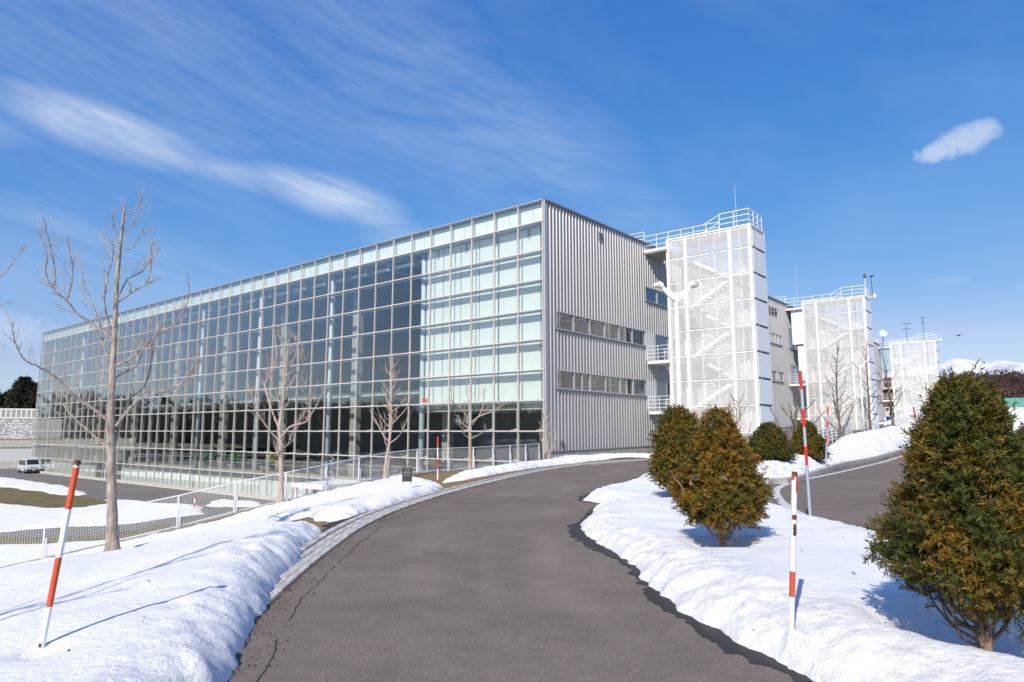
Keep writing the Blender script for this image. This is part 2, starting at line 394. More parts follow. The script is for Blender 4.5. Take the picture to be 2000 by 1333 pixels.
mat('silver_flat', (.60, .60, .61), .42, .6)
mat('flashing', (.22, .22, .24), .5, .4)
mat('ceiling', (.46, .48, .49), .8)
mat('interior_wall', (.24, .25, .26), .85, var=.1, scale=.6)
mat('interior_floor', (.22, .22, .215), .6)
mat('orange', (.62, .085, .012), .5, var=.10, scale=12)
mat('pole_orange', (.60, .075, .018), .45, var=.14, scale=9)
mat('pole_red', (.66, .018, .018), .42, var=.08, scale=9)
mat('pole_white', (.78, .77, .74), .45, var=.07, scale=8)
mat('pole_silver', (.52, .56, .62), .35, .5)
mat('rust', (.11, .04, .018), .9, var=.5, scale=30, bump=.5)
mat('bark', (.45, .38, .32), .92, col2=(.17, .135, .11), scale=11, bump=1.0, bscale=38, stretch=(1, 1, .28))
mat('bark_light', (.52, .41, .335), .9, col2=(.33, .25, .20), scale=14, bump=.8, stretch=(1, 1, .3))
mat('bark_dark', (.20, .16, .135), .95, col2=(.10, .08, .065), scale=14, bump=.8)
mat('yew_wood', (.28, .20, .145), .92, col2=(.11, .075, .055), scale=18, bump=1.0, bscale=46, stretch=(1, 1, .25))
mat('grey_twig', (.36, .33, .31), .9)
mat('crack', (.045, .04, .036), .9); mat('rubber', (.025, .025, .027), .8)
mat('van_paint', (.62, .65, .70), .3, .15)
mat('van_glass', (.02, .025, .03), .06)
mat('black_plastic', (.03, .03, .032), .5)
mat('chrome', (.7, .7, .7), .15, 1.0)
mat('sign_black', (.035, .035, .038), .45)
mat('sign_mark', (.42, .43, .44), .6)
mat('plate_white', (.8, .8, .78), .5)
mat('marking', (.72, .71, .69), .8, col2=(.42, .40, .38), scale=7, detail=10)
mat('brick_brown', (.115, .065, .06), .85, var=.2, scale=.8)
mat('beige', (.5, .46, .38), .8)
mat('blue_sign', (.10, .28, .62), .5)
mat('green_net', (.10, .42, .30), .6)
mat('leaf_litter', (.12, .06, .028), .9, var=.5, scale=20)
glass_mat('facade_glass', (.955, .98, .97), 1.72, wave=.10)
glass_mat('window_glass', (.55, .62, .64), 1.75, wave=.05)
glass_mat('blue_glass', (.30, .42, .55), 1.8)
screen_mat('mesh_screen', (.86, .86, .86), .73)
screen_mat('net_screen', (.25, .50, .42), .45)

def foliage_mat(name, rough=.6):
    mt = bpy.data.materials.new(name); mt.use_nodes = True; MATS[name] = mt
    nt = mt.node_tree; N = nt.nodes; L = nt.links; b = N['Principled BSDF']
    a = N.new('ShaderNodeAttribute'); a.attribute_name = 'tint'; L.new(a.outputs['Color'], b.inputs['Base Color'])
    b.inputs['Roughness'].default_value = rough; b.inputs['Specular IOR Level'].default_value = .3
    tl = N.new('ShaderNodeBsdfTranslucent'); L.new(a.outputs['Color'], tl.inputs[0])
    mx = N.new('ShaderNodeMixShader'); mx.inputs[0].default_value = .22
    L.new(b.outputs[0], mx.inputs[1]); L.new(tl.outputs[0], mx.inputs[2]); L.new(mx.outputs[0], N['Material Output'].inputs[0])
foliage_mat('foliage')

# ------------------------------------------------------------------ the setting: terrain, road, gutter, snow
def grid_faces(ny, nx):
    i = np.arange((ny - 1) * nx).reshape(ny - 1, nx)[:, :-1].ravel()
    return np.stack([i, i + 1, i + nx + 1, i + nx], 1)
def xl(y): return np.where(y < 39.8, xf(y), BC.x + (y - 41.0) * UR.x / UR.y)
# bank between the road gutter and the retaining wall / building
ys = axis([(-8, 2, 1), (2, 30, .4), (30, 45, .3), (45, 108, 1.5)]); fr = np.linspace(0, 1, 60) ** 1.3
YY, FF = np.meshgrid(ys, fr, indexing='ij'); XX = xg(YY) - (xg(YY) - xl(YY)) * FF
ZZ = G(XX, YY) + .03 * fbm(XX, YY, .8, 3, 3) * np.clip(FF * 6, 0, 1) - .012
o = npmesh('bank', np.stack([XX, YY, ZZ], -1).reshape(-1, 3), grid_faces(len(ys), len(fr)), 'dry_grass'); tag(o, kind='structure')
# terrain right of the gutter, out to the far fields
ys = axis([(-30, -8, 4), (-8, 60, 1.0), (60, 160, 5), (160, 900, 60)]); us = np.concatenate([np.linspace(0, 60, 80), np.linspace(62, 160, 30), np.linspace(180, 1200, 16)])
YY, UU = np.meshgrid(ys, us, indexing='ij'); XX = xg(YY) + UU
ZZ = G(XX, YY) - .02
o = npmesh('ground', np.stack([XX, YY, ZZ], -1).reshape(-1, 3), grid_faces(len(ys), len(us)), 'dry_grass'); tag(o, kind='structure')
# asphalt road and forecourt
ys = axis([(-8, 2, .6), (2, 30, .2), (30, 80, .8)]); us = np.concatenate([np.linspace(0, 8, 110), np.linspace(8.4, 26, 40), np.linspace(27, 62, 36)])
YY, UU = np.meshgrid(ys, us, indexing='ij'); XX = xg(YY) + UU; ZZ = G(XX, YY) + .004
lane = np.exp(-((UU - 1.35 - .15 * np.sin(YY * .4)) / .22) ** 2) * .5 + np.exp(-((UU - 3.0 - .12 * np.sin(YY * .5 + 1)) / .26) ** 2) * .8 + np.exp(-((UU - 2.1) / .10) ** 2) * .35
WEAR = np.clip(lane * np.clip(fbm(XX, YY, .5, 4, 55) * 1.6 + .15, 0, 1), 0, 1) * .5
o = npmesh('road', np.stack([XX, YY, ZZ], -1).reshape(-1, 3), grid_faces(len(ys), len(us)), 'asphalt', attrs={'wear': ('FLOAT', WEAR.ravel())}); tag(o, kind='structure')
# forecourt between the towers and the road, left of the kerb line
ys = axis([(40.2, 108, .8)]); fr = np.linspace(0, 1, 24)
YY, FF = np.meshgrid(ys, fr, indexing='ij'); XX = xg(YY) - (xg(YY) - xl(YY) - .3) * FF; ZZ = G(XX, YY) + .03
o = npmesh('forecourt_paving', np.stack([XX, YY, ZZ], -1).reshape(-1, 3), grid_faces(len(ys), len(fr)), 'plaza_paving'); tag(o, kind='structure')
# lower plaza and the plain that runs to the horizon
def sheet(name, pts, z, m_):
    b = MB(); b.add([(p[0], p[1], z) for p in pts], [tuple(range(len(pts)))]); o = b.build(name, m_); tag(o, kind='structure'); return o
sheet('plain', [(-9000, -3000), (9000, -3000), (9000, 16000), (-9000, 16000)], PLAZA - 1.0, 'snow')
c0 = B(-.05, 0); c1 = B(-.05, 93)
sheet('plaza', [(-300, -60), (-37, 9), (-20, 17.3), (-14.6, 20.2), (-9.4, 23.6), (-6.4, 27.3), (-3, 32), (1.5, 39.8), (c0.x, c0.y), (c1.x, c1.y), (c1.x - 40, c1.y + 60), (-400, 200)], PLAZA, 'plaza_paving')
def plaza_patch(name, px, dz, m_):
    P = [atz(a, b, PLAZA) for a, b in px]; P = catmull([*P, P[0]], 6)[:-1]
    P = [(p.x + .5 * float(fbm(np.array([p.x]), np.array([p.y]), .5, 3, 5)[0]), p.y) for p in P]
    return sheet(name, P, PLAZA + dz, m_)
plaza_patch('lawn', [(-40, 948), (60, 958), (140, 968), (205, 978), (212, 987), (150, 993), (100, 992), (30, 985), (-40, 978)], .02, 'lawn')
plaza_patch('lawn', [(-60, 1046), (120, 1050), (260, 1036), (320, 1022), (330, 1030), (260, 1048), (100, 1062), (-60, 1066)], .02, 'lawn')

# retaining wall under the fence
FP = resample(catmull(FEN, 8), .5)
rw = MB()
vs = []
for i, p in enumerate(FP):
    t = (FP[min(i + 1, len(FP) - 1)] - FP[max(i - 1, 0)]); nrm = Vector((-t.y, t.x, 0)).normalized()
    a = p + nrm * .12; b = p - nrm * .10
    vs += [(b.x, b.y, PLAZA - .6), (b.x, b.y, p.z + .02), (a.x, a.y, p.z + .02), (a.x, a.y, PLAZA - .6)]
fs = []
for i in range(len(FP) - 1):
    for j in range(3): fs.append((4 * i + j, 4 * i + j + 1, 4 * i + 5 + j, 4 * i + 4 + j))
rw.add(vs, fs)
tag(rw.build('retaining_wall', 'concrete'), 'grey concrete retaining wall under the white mesh fence', 'wall')

# gutter of concrete blocks along the inner edge of the road
gut = bpy.data.objects.new('gutter', None); COL.objects.link(gut); tag(gut, kind='structure')
GL = [p for p in resample([p for p in GUTC if p.y < 60], .15) if 4.0 < p.y < 42]
GL = resample(GL, .6)
bm_ = []
for k, (w, h) in enumerate(((.10, .020), (.115, .012), (.115, .012), (.13, .035))):
    b = MB(); l = .588 / 2; w2 = w / 2 - .004; c = .008
    b.add([(-l, -w2, -.08), (l, -w2, -.08), (l, w2, -.08), (-l, w2, -.08), (-l, -w2, h - c), (l, -w2, h - c), (l, w2, h - c), (-l, w2, h - c), (-l + c, -w2 + c, h), (l - c, -w2 + c, h), (l - c, w2 - c, h), (-l + c, w2 - c, h)],
          [(0, 1, 5, 4), (1, 2, 6, 5), (2, 3, 7, 6), (3, 0, 4, 7), (4, 5, 9, 8), (5, 6, 10, 9), (6, 7, 11, 10), (7, 4, 8, 11), (8, 9, 10, 11)])
    me = b.mesh('gutter_block'); me.materials.append(MATS['gutter_stone']); bm_.append((me, w))
for i in range(len(GL) - 1):
    a, b = GL[i], GL[i + 1]; d = (b - a).normalized(); n = Vector((-d.y, d.x, 0)); off = 0
    for me, w in bm_:
        c = (a + b) / 2 + n * (off + w / 2); off += w
        o = link('gutter_block', me, gut, (c.x, c.y, g1(c.x, c.y) * 0 + float(ramp(c.x, c.y)) + random.uniform(-.004, .004)))
        o.rotation_euler = (random.uniform(-.01, .01), random.uniform(-.006, .006), math.atan2(d.y, d.x) + random.uniform(-.004, .004))

# snow
SNOW = {}
def snow(name, poly, xs, ys, h=.3, rise=.4, en=.12, ens=1.6, lump=.03, broad=.05, wells=(), dirt=.2, hfun=None, seed=0, base=None, pw=.5, cap=None):
    YY, XX = np.meshgrid(ys, xs, indexing='ij')
    sd = sdist(XX, YY, poly)
    sd = sd + en * fbm(XX, YY, ens, 4, seed) + en * .35 * fbm(XX, YY, ens * 5, 3, seed + 40)
    H = h if hfun is None else hfun(XX, YY)
    t = np.clip(sd / rise, 0, 1); ep = .07; prof = ((1 - (1 - t) ** 2) * (1 - ep) + ep) ** pw - ep ** pw * (1 - t)
    g = (G(XX, YY) if base is None else np.full(XX.shape, base))
    T = H * prof
    T = T + prof * (broad * fbm(XX, YY, .45, 3, seed + 5) + lump * .5 * fbm(XX, YY, 1.7, 4, seed + 9))
    edge = np.exp(-((sd - rise * .45) / (rise * .75)) ** 2)
    T = T + lump * edge * (fbm(XX, YY, 4.2, 3, seed + 13) * 1.0 + .5 * fbm(XX, YY, 9, 2, seed + 14)) * np.clip(sd / .08, 0, 1)
    dd = np.clip(dirt * (edge * 1.6 + .18), 0, 1)
    for (wx, wy, wr, wd) in wells:
        r = np.hypot(XX - wx, YY - wy) / wr * (1 + .25 * fbm(XX, YY, 2.5, 2, seed + 21)); k = np.exp(-r ** 4)
        T = T - wd * k; dd = np.clip(dd + .9 * np.exp(-(r * .85) ** 2) * min(1, wd * 2), 0, 1)
    slo = np.minimum(H * pw * ep ** (pw - 1) * 2 / rise + .2, 3.0)
    T = np.where(sd > 0, np.maximum(T, np.minimum(sd * .5, .02)), np.maximum(sd * slo, -.14)) - .003
    ZZ = g + T
    keep = sd > -.3
    F = grid_faces(len(ys), len(xs)); kf = keep.ravel()[F].any(1); F = F[kf]
    V = np.stack([XX, YY, ZZ], -1).reshape(-1, 3)
    used = np.unique(F); rem = np.full(len(V), -1); rem[used] = np.arange(len(used))
    o = npmesh(name, V[used], rem[F], 'snow', attrs={'dirt': ('FLOAT', dd.ravel()[used])})
    tag(o, kind='structure'); SNOW[name + str(seed)] = (o, poly, en, ens, seed)
    def zat(x, y):
        i = int(np.argmin(abs(ys - y))); j = int(np.argmin(abs(xs - x))); return float(ZZ[i, j])
    return zat
def pxpoly(lst, dz=0): return [GP(a, b, dz) for a, b in lst]

LEFT_EDGE = [(457, 1306), (488, 1244), (508, 1204), (528, 1158), (560, 1126), (584, 1096), (600, 1077), (620, 1060), (629, 1047), (592, 1044), (566, 1037), (538, 1024)]
MID_EDGE = [(610, 1008), (616, 1019), (655, 1019), (693, 1013), (721, 1000), (770, 989), (834, 965), (865, 953), (846, 944), (805, 936)]
pl = pxpoly(LEFT_EDGE); pm = pxpoly(MID_EDGE)
fenin = []
for p in [(-5.6, 27.6), (-6.6, 26.0), (-8.0, 24.3), (-9.6, 22.8), (-11.3, 21.5), (-13, 20.4), (-15, 19.4), (-20.4, 16.6), (-36, 8.4)]: fenin.append(p)
LPOLY = [(-1.62, -4), (-1.68, 2.0), (-1.76, 3.8)] + pl + pm + [(-4.6, 28.9)] + fenin + [(-36, -4)]
xsL = axis([(-36, -14, .5), (-14, -9, .16), (-9, -.2, .055)]); ysL = axis([(-4, 3, .25), (3, 15, .055), (15, 30.5, .09)])
def hleft(x, y):
    return .30 - .12 * smooth01((y - 8) / 5) + .02 * smooth01((y - 14) / 4) - .12 * smooth01((-5 - x) / 6) + .10 * np.exp(-((x + 3.3) / 1.1) ** 2 - ((y - 8) / 5) ** 2)
snow_left = snow('snow', LPOLY, xsL, ysL, rise=.48, en=.10, ens=1.5, lump=.06, broad=.05, dirt=.16, hfun=hleft, seed=1,
                 wells=[(-7.95, 14.0, .55, .16), (-3.03, 4.6, .13, .05)], pw=.55)
# strip in front of the fence and the metal wall
SP_ = pxpoly([(862, 944), (905, 938), (960, 928), (1042, 914), (1110, 906), (1171, 899), (1230, 894)]) + [(8.6, 40.4), (13.0, 44.0), (13.4, 46.2), (9.0, 45.0), (5.2, 42.2), (3.0, 40.4), (2.0, 38.6), (.9, 36.2)] + pxpoly([(960, 918), (900, 928)])
snow('snow', SP_, axis([(-4, 14, .08)]), axis([(20, 47, .09)]), h=.22, rise=.5, en=.14, ens=1.1, lump=.06, broad=.05, dirt=.10, seed=2)
# island with the yews
ISL_EDGE = [(1495, 1292), (1408, 1243), (1324, 1197), (1278, 1148), (1219, 1099), (1142, 1050), (1130, 1028), (1163, 1004), (1176, 986), (1137, 979), (1166, 959), (1212, 952)]
IPOLY = [(2.4, 1.0), (2.05, 4.0)] + pxpoly(ISL_EDGE) + [(4.4, 23.0), (5.6, 24.4), (6.0, 22.6), (5.35, 18.0), (5.05, 14.4), (5.1, 11), (5.15, 9), (5.6, 6), (6.2, 3), (6.6, -2), (2.6, -2)]
YEWS = [ # x, y, height, radius, seed
    (3.46, 14.6, 1.95, .78, 11), (2.62, 8.75, 1.58, .56, 12), (3.20, 4.80, 1.93, .66, 13)]
xsI = axis([(.6, 6.8, .05)]); ysI = axis([(-2, 2.5, .25), (2.5, 12, .05), (12, 25, .08)])
def hisl(x, y):
    return .27 + .07 * np.exp(-((x - 4.4) / .7) ** 2) - .06 * smooth01((y - 12) / 10) + .04 * np.exp(-((y - 5.2) / .8) ** 2)
snow_isl = snow('snow', IPOLY, xsI, ysI, rise=.62, en=.13, ens=1.7, lump=.05, broad=.06, dirt=.55, hfun=hisl, seed=3,
                wells=[(3.46, 14.6, .4, .12), (2.62, 8.75, .42, .14), (3.32, 4.95, .62, .30), (1.88, 4.78, .1, .04)], pw=.62)
# bank behind the kerb
KERB = [(7.2, 22.6), (7.35, 21.5), (8.0, 21.0), (9.2, 22.3), (12, 26.8), (16.5, 33.6), (24, 42.5), (33, 51.5), (46, 62)]
KC = catmull([(a, b, 0) for a, b in KERB], 8)
BPOLY = [(p.x - .18, p.y + .12) for p in KC[6:]] + [(44, 64), (33, 57), (26, 51), (21, 45.0), (16, 37.5), (12.6, 32), (10, 28.5), (8.2, 25.8), (7.0, 23.6)]
def hbank(x, y):
    return .50 + .10 * np.sin(y * .5) + .62 * smooth01((y - 37) / 9) + .12 * fbm(x, y, .25, 2, 77)
snow_bank = snow('snow', BPOLY, axis([(6, 22, .09), (22, 47, .2)]), axis([(20, 40, .09), (40, 66, .2)]), rise=1.1, en=.22, ens=.9, lump=.13, broad=.12, dirt=.75, hfun=hbank, seed=4, pw=.7,
                 wells=[(9.9, 26.2, .5, .15), (13.0, 30.2, .5, .12)])
# far bank right of the road, drifts on the forecourt
FAR = [(40, 63.5), (48, 66), (70, 74), (110, 92), (110, 130), (60, 110), (44, 78)]
snow('snow', FAR, axis([(38, 112, .5)]), axis([(60, 132, .5)]), h=1.9, rise=5, en=.8, ens=.4, lump=.15, broad=.25, dirt=.12, seed=5)
for k, (px, ex, ey) in enumerate((((1585, 893), 0, 0),)): pass
DR = [[(22.2, 46.5), (26, 49.5), (31, 55), (33, 59), (30, 57.6), (26, 53), (22.0, 48.5)], [(34.5, 62), (40, 68), (44, 74), (42, 75), (37, 69), (33.5, 64)], [(46, 72), (50, 76), (56, 86), (52, 86), (47, 78)], [(8.2, 44.0), (12, 48.0), (16, 49), (13, 45.8)],
      [(50, 86), (62, 96), (80, 112), (78, 126), (60, 112), (50, 96)]]
for k, d in enumerate(DR):
    P = np.array(d); snow('snow', d, axis([(P[:, 0].min() - 1, P[:, 0].max() + 1, .22)]), axis([(P[:, 1].min() - 1, P[:, 1].max() + 1, .22)]), h=.22, rise=.8, en=.35, ens=.8, lump=.05, dirt=.1, seed=10 + k)
# thin snow on the lower plaza
PL = [[(-60, 925), (0, 931), (40, 938), (120, 950), (165, 962), (160, 970), (120, 968), (60, 958), (-60, 946)],
      [(-60, 979), (30, 986), (100, 994), (160, 992), (215, 984), (185, 975), (260, 978), (330, 984), (400, 990), (400, 1005), (330, 1012), (260, 1024), (160, 1028), (60, 1036), (-60, 1046)],
      [(-80, 1066), (100, 1063), (200, 1058), (300, 1040), (420, 1050), (500, 1100), (300, 1180), (-80, 1180)],
      [(430, 975), (500, 982), (520, 990), (400, 992)]]
for k, d in enumerate(PL):
    W_ = [(p.x, p.y) for p in (atz(a, b, PLAZA) for a, b in d)]; P = np.array(W_)
    snow('snow', W_, axis([(P[:, 0].min() - 1, P[:, 0].max() + 1, .3)]), axis([(P[:, 1].min() - 1, P[:, 1].max() + 1, .3)]), h=.10, rise=.5, en=.8, ens=.35, lump=.03, broad=.03, dirt=.05, seed=20 + k, base=PLAZA)

# wet margins where the snow is melting onto the asphalt
def wet(poly, xs, ys, grow, seed, lo=None):
    YY, XX = np.meshgrid(ys, xs, indexing='ij')
    f = sdist(XX, YY, poly) + grow + grow * 1.0 * fbm(XX, YY, 1.1, 3, seed + 60) + .10 * fbm(XX, YY, 6, 3, seed + 61)
    ZZ = G(XX, YY) + .004 + .006 * np.clip(f / .03, -1, .75)
    F = grid_faces(len(ys), len(xs)); kf = (f > -.1).ravel()[F].any(1) & (f < 1.2).ravel()[F].any(1) & (XX > xg(YY)).ravel()[F].all(1); F = F[kf]
    V = np.stack([XX, YY, ZZ], -1).reshape(-1, 3); used = np.unique(F); rem = np.full(len(V), -1); rem[used] = np.arange(len(used))
    tag(npmesh('wet_asphalt', V[used], rem[F], 'wet_asphalt'), kind='structure')
wet(IPOLY, axis([(.3, 7.0, .04)]), axis([(2.5, 26, .045)]), .13, 3)
wet(BPOLY, axis([(6.5, 30, .12)]), axis([(20, 48, .12)]), .35, 4)
# wet dark slab and dark gap beside the gutter
gl = resample([p for p in GUTC if 3.0 < p.y < 24], .3)
b = MB(); vs = []
for i, p in enumerate(gl):
    d = (gl[min(i + 1, len(gl) - 1)] - gl[max(i - 1, 0)]).normalized(); n = Vector((-d.y, d.x, 0)); w = 1.15 if p.y > 13 and p.y < 19 else .85
    a = p + n * .46; c = p + n * w; vs += [(a.x, a.y, .004), (c.x, c.y, g1(c.x, c.y) + .006)]
b.add(vs, [(2 * i, 2 * i + 2, 2 * i + 3, 2 * i + 1) for i in range(len(gl) - 1)])
tag(b.build('wet_gutter_strip', 'wet_asphalt'), kind='structure')
# joint crack and worn edge along the gutter on the road side
def ribbon(name, pts, w0, w1, dz, m_, jit=0.0, cut=None):
    b = MB(); vs = []
    for i, p in enumerate(pts):
        d = (pts[min(i + 1, len(pts) - 1)] - pts[max(i - 1, 0)]).normalized(); n = Vector((d.y, -d.x, 0))
        a = p + n * (w0 + random.uniform(-jit, jit)); c = p + n * (w1 + random.uniform(-jit, jit))
        vs += [(a.x, a.y, float(ramp(a.x, a.y)) + dz), (c.x, c.y, float(ramp(c.x, c.y)) + dz)]
    b.add(vs, [(2 * i, 2 * i + 1, 2 * i + 3, 2 * i + 2) for i in range(len(pts) - 1)])
    return tag(b.build(name, m_), kind='structure')
gl = resample([p for p in GUTC if 3.5 < p.y < 23], .06)
gl = [p + Vector((.10 * float(fbm(np.array([p.x]), np.array([p.y]), 1.6, 5, 8, .6)[0]), 0, 0)) for p in gl]
i = 0
while i < len(gl) - 12:
    n = random.randint(10, 60); ribbon('pavement_crack', gl[i:i + n], .275, .283, .009, 'crack', .004); i += n - 1 + random.randint(0, 9)
gl2 = resample([p for p in GUTC if 2.5 < p.y < 30], .08)
ribbon('pavement_patch', gl2, .012, .03, .010, 'leaf_litter', .012)
# edge line of the second road
WL = resample(catmull([(5.55, 13.4, 0), (5.8, 14.6, 0), (6.35, 16.6, 0), (7.3, 19.2, 0), (8.6, 21.5, 0), (10.3, 23.8, 0), (14, 28.7, 0), (18, 34.2, 0), (22, 39.2, 0), (30, 47.6, 0), (45, 60, 0)], 8), .3)
ribbon('edge_line', WL, -.10, .10, .012, 'marking')
gl = resample([p for p in GUTC if 33 < p.y < 44], .4)
ribbon('edge_line', gl, .35, .50, .012, 'marking')
# kerb stones
kerb = bpy.data.objects.new('kerb', None); COL.objects.link(kerb); tag(kerb, kind='structure')
kb = MB(); kb.add([(-.295, -.09, -.1), (.295, -.09, -.1), (.295, .09, -.1), (-.295, .09, -.1), (-.295, -.075, .16), (.295, -.075, .16), (.295, .08, .18), (-.295, .08, .18)], [(0, 1, 5, 4), (1, 2, 6, 5), (2, 3, 7, 6), (3, 0, 4, 7), (4, 5, 6, 7)])
kme = kb.mesh('kerb_stone'); kme.materials.append(MATS['concrete'])
KR = resample(KC, .6)
for a, b in zip(KR, KR[1:]):
    if a.y > 48: break
    c = (a + b) / 2; o = link('kerb_stone', kme, kerb, (c.x, c.y, float(ramp(c.x, c.y)) + random.uniform(-.006, .006))); d = b - a
    o.rotation_euler = (0, 0, math.atan2(d.y, d.x) + random.uniform(-.01, .01))

# ------------------------------------------------------------------ the glass and metal building
bld = thing('glass_building', 'long white framed glass hall with corrugated silver end wall', 'building', BC, BROT)
NCOL, PW, RH = 46, 2.0, 1.85
LEN = NCOL * PW
Z = lambda k: 1.6 + RH * k          # transom levels, k = -3 .. 7
# panes: the nearest 30 columns one by one, the rest joined
pm = MB().box(-.012, .012, -PW / 2 + .035, PW / 2 - .035, -RH / 2 + .04, RH / 2 - .04).mesh('pane'); pm.materials.append(MATS['facade_glass'])
rest = MB()
for i in range(NCOL):
    for k in range(-3, 7):
        c = (0, PW * (i + .5), Z(k) + RH / 2)
        if i < 30: link('pane', pm, bld, (random.uniform(-.002, .002), c[1], c[2])).rotation_euler = (0, random.uniform(-.0016, .0016), random.uniform(-.0016, .0016))
        else: rest.box(-.012, .012, c[1] - PW / 2 + .035, c[1] + PW / 2 - .035, c[2] - RH / 2 + .04, c[2] + RH / 2 - .04)
tag(rest.build('far_panes', 'facade_glass', bld), kind='stuff')
# mullions, transoms, coping
mm_ = MB().box(-.075, .055, -.027, .027, PLAZA, ROOF - .06).mesh('mullion'); mm_.materials.append(MATS['frame_cream'])
for i in range(NCOL + 1): link('mullion', mm_, bld, (0, i * PW + (.04 if i == 0 else 0), 0))
tm = MB().box(-.10, .05, -.03, LEN + .04, -.032, .032).mesh('transom'); tm.materials.append(MATS['frame_cream'])
for k in range(-3, 8): link('transom', tm, bld, (0, 0, Z(k)))
MB().box(-.06, .04, 0, LEN, PLAZA, Z(-3) - .04).build('sill', 'concrete_light', bld)
MB().box(-.12, .5, -.03, LEN + .05, ROOF - .06, ROOF).build('coping', 'silver_flat', bld)
# fascia panes with white panels behind
fpm = MB().box(-.012, .012, -PW / 2 + .035, PW / 2 - .035, Z(7) + .04, ROOF - .06).mesh('fascia_pane'); fpm.materials.append(MATS['facade_glass'])
fwm = MB().box(.28, .32, -PW / 2 + .02, -.015, Z(7) + .1, ROOF - .16).box(.28, .32, .015, PW / 2 - .02, Z(7) + .1, ROOF - .16).mesh('fascia_panel'); fwm.materials.append(MATS['fascia_white'])
for i in range(NCOL):
    link('fascia_pane', fpm, bld, (0, PW * (i + .5), 0)); link('fascia_panel', fwm, bld, (0, PW * (i + .5), 0))
MB().box(.33, .37, 0, LEN, Z(7) - .1, ROOF - .08).build('fascia_backing', 'ceiling', bld)
# wind beams, hangers, columns behind the glass
wb = MB().box(.12, .44, .05, LEN - .05, -.03, .03).mesh('wind_beam'); wb.materials.append(MATS['column_white'])
for k in range(-2, 8): link('wind_beam', wb, bld, (0, 0, Z(k) - .06))

hg = MB().box(.40, .425, -.013, .013, Z(-3), Z(7)).mesh('hanger'); hg.materials.append(MATS['column_white'])
for i in range(NCOL):
    for dx in (.50,): link('hanger', hg, bld, (0, PW * (i + .0) + dx, 0))
br = MB().box(-.05, .42, -.02, .02, 0, .05).box(.30, .44, -.12, .12, .03, .09).mesh('bracket'); br.materials.append(MATS['white_paint'])
for i in range(0, 30):
    for k in range(-2, 2): link('bracket', br, bld, (.02, PW * i + .55, Z(k) + .04))
cm = MB(); cm.tube([(0, 0, PLAZA), (0, 0, ROOF - .5)], .20, 16); cme = cm.mesh('column'); cme.materials.append(MATS['column_white']); cme.polygons.foreach_set('use_smooth', [True] * len(cme.polygons))
ccm = MB().box(-.32, .32, -.32, .32, PLAZA, Z(7)).mesh('pier'); ccm.materials.append(MATS['concrete'])
for k in range(9):
    link('column', cme, bld, (.72, .42 + 11 * k, 0)); link('pier', ccm, bld, (3.4, .45 + 11 * k, 0))
# interior
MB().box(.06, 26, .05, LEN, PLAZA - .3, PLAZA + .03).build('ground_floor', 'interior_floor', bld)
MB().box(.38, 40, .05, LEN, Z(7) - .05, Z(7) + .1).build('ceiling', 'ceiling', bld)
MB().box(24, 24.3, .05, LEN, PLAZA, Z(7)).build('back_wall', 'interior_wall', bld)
jb = MB().box(.6, 24, -.12, .12, Z(7) - .75, Z(7) - .05).mesh('ceiling_beam'); jb.materials.append(MATS['ceiling'])
for k in range(33): link('ceiling_beam', jb, bld, (0, 1.6 + 2.75 * k, 0))
MB().box(1.2, 1.5, .05, LEN, Z(7) - .5, Z(7) - .3).build('duct_rail', 'panel_white', bld)
MB().box(2.0, 24, 12.2, 62, Z(-2) - .35, Z(-2)).build('mezzanine', 'interior_floor', bld)
MB().box(1.95, 1.99, 12.2, 62, Z(-2) - .35, Z(-2) + .06).build('mezzanine_edge', 'concrete_light', bld)
MB().box(2.0, 24, 62.2, LEN, Z(-1) - .4, Z(-1)).build('mezzanine', 'concrete_light', bld)
MB().box(9.0, 24, 12.2, LEN, Z(2) - .4, Z(2)).build('upper_floor', 'ceiling', bld)
MB().box(1.1, 24, .3, 12.1, Z(1) - .5, Z(1) - .1).build('near_floor', 'concrete_light', bld)
MB().box(1.1, 24, .3, 12.1, Z(-1) - 1.0, Z(-1) - .55).build('near_floor', 'interior_floor', bld)
MB().box(12.12, 12.3, 0, .01, 0, .01)
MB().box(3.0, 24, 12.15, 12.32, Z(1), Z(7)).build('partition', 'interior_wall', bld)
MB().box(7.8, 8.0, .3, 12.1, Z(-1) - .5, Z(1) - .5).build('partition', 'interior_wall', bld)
# rail on the mezzanine
r = MB()
for z in (.35, .7, 1.05): r.bar((1.9, 12.4, Z(-2) + z), (1.9, 62, Z(-2) + z), .03, .03)
for q in np.arange(12.4, 62, 1.5): r.bar((1.9, q, Z(-2)), (1.9, q, Z(-2) + 1.05), .03, .03)
r.build('railing', 'frame_cream', bld)
# blinds behind the near columns and in the bottom row
bl = MB(); n = 26
hh = RH - .16
for j in range(n):
    z0 = -RH / 2 + .03 + j * hh / n
    bl.add([(0, -.93, z0), (0, .93, z0), (-.012, .93, z0 + hh / n * .92), (-.012, -.93, z0 + hh / n * .92)], [(0, 1, 2, 3)])
bl.box(-.02, .03, -.95, .95, RH / 2 - .13, RH / 2 - .07)
blm = bl.mesh('blind'); blm.materials.append(MATS['blind'])
for i in range(6):
    for k in range(1, 7):
        link('blind', blm, bld, (.62, 1.56 + 1.725 * i, Z(k) + RH / 2)).scale = (1, .895, 1)
MB().box(.70, .74, .68, 11.08, Z(1) - .1, Z(7) - .1).build('blind_backing', 'ceiling', bld)
lp = MB().box(.55, .58, -.47, .47, Z(-3) - .2, Z(-2) - .22).mesh('lower_panel'); lp.materials.append(MATS['blind'])
for i in range(12, NCOL):
    if i in (31, 32, 33, 34): continue
    for dx in (-.5, .5):
        link('lower_panel', lp, bld, (0, PW * (i + .5) + dx, 0))
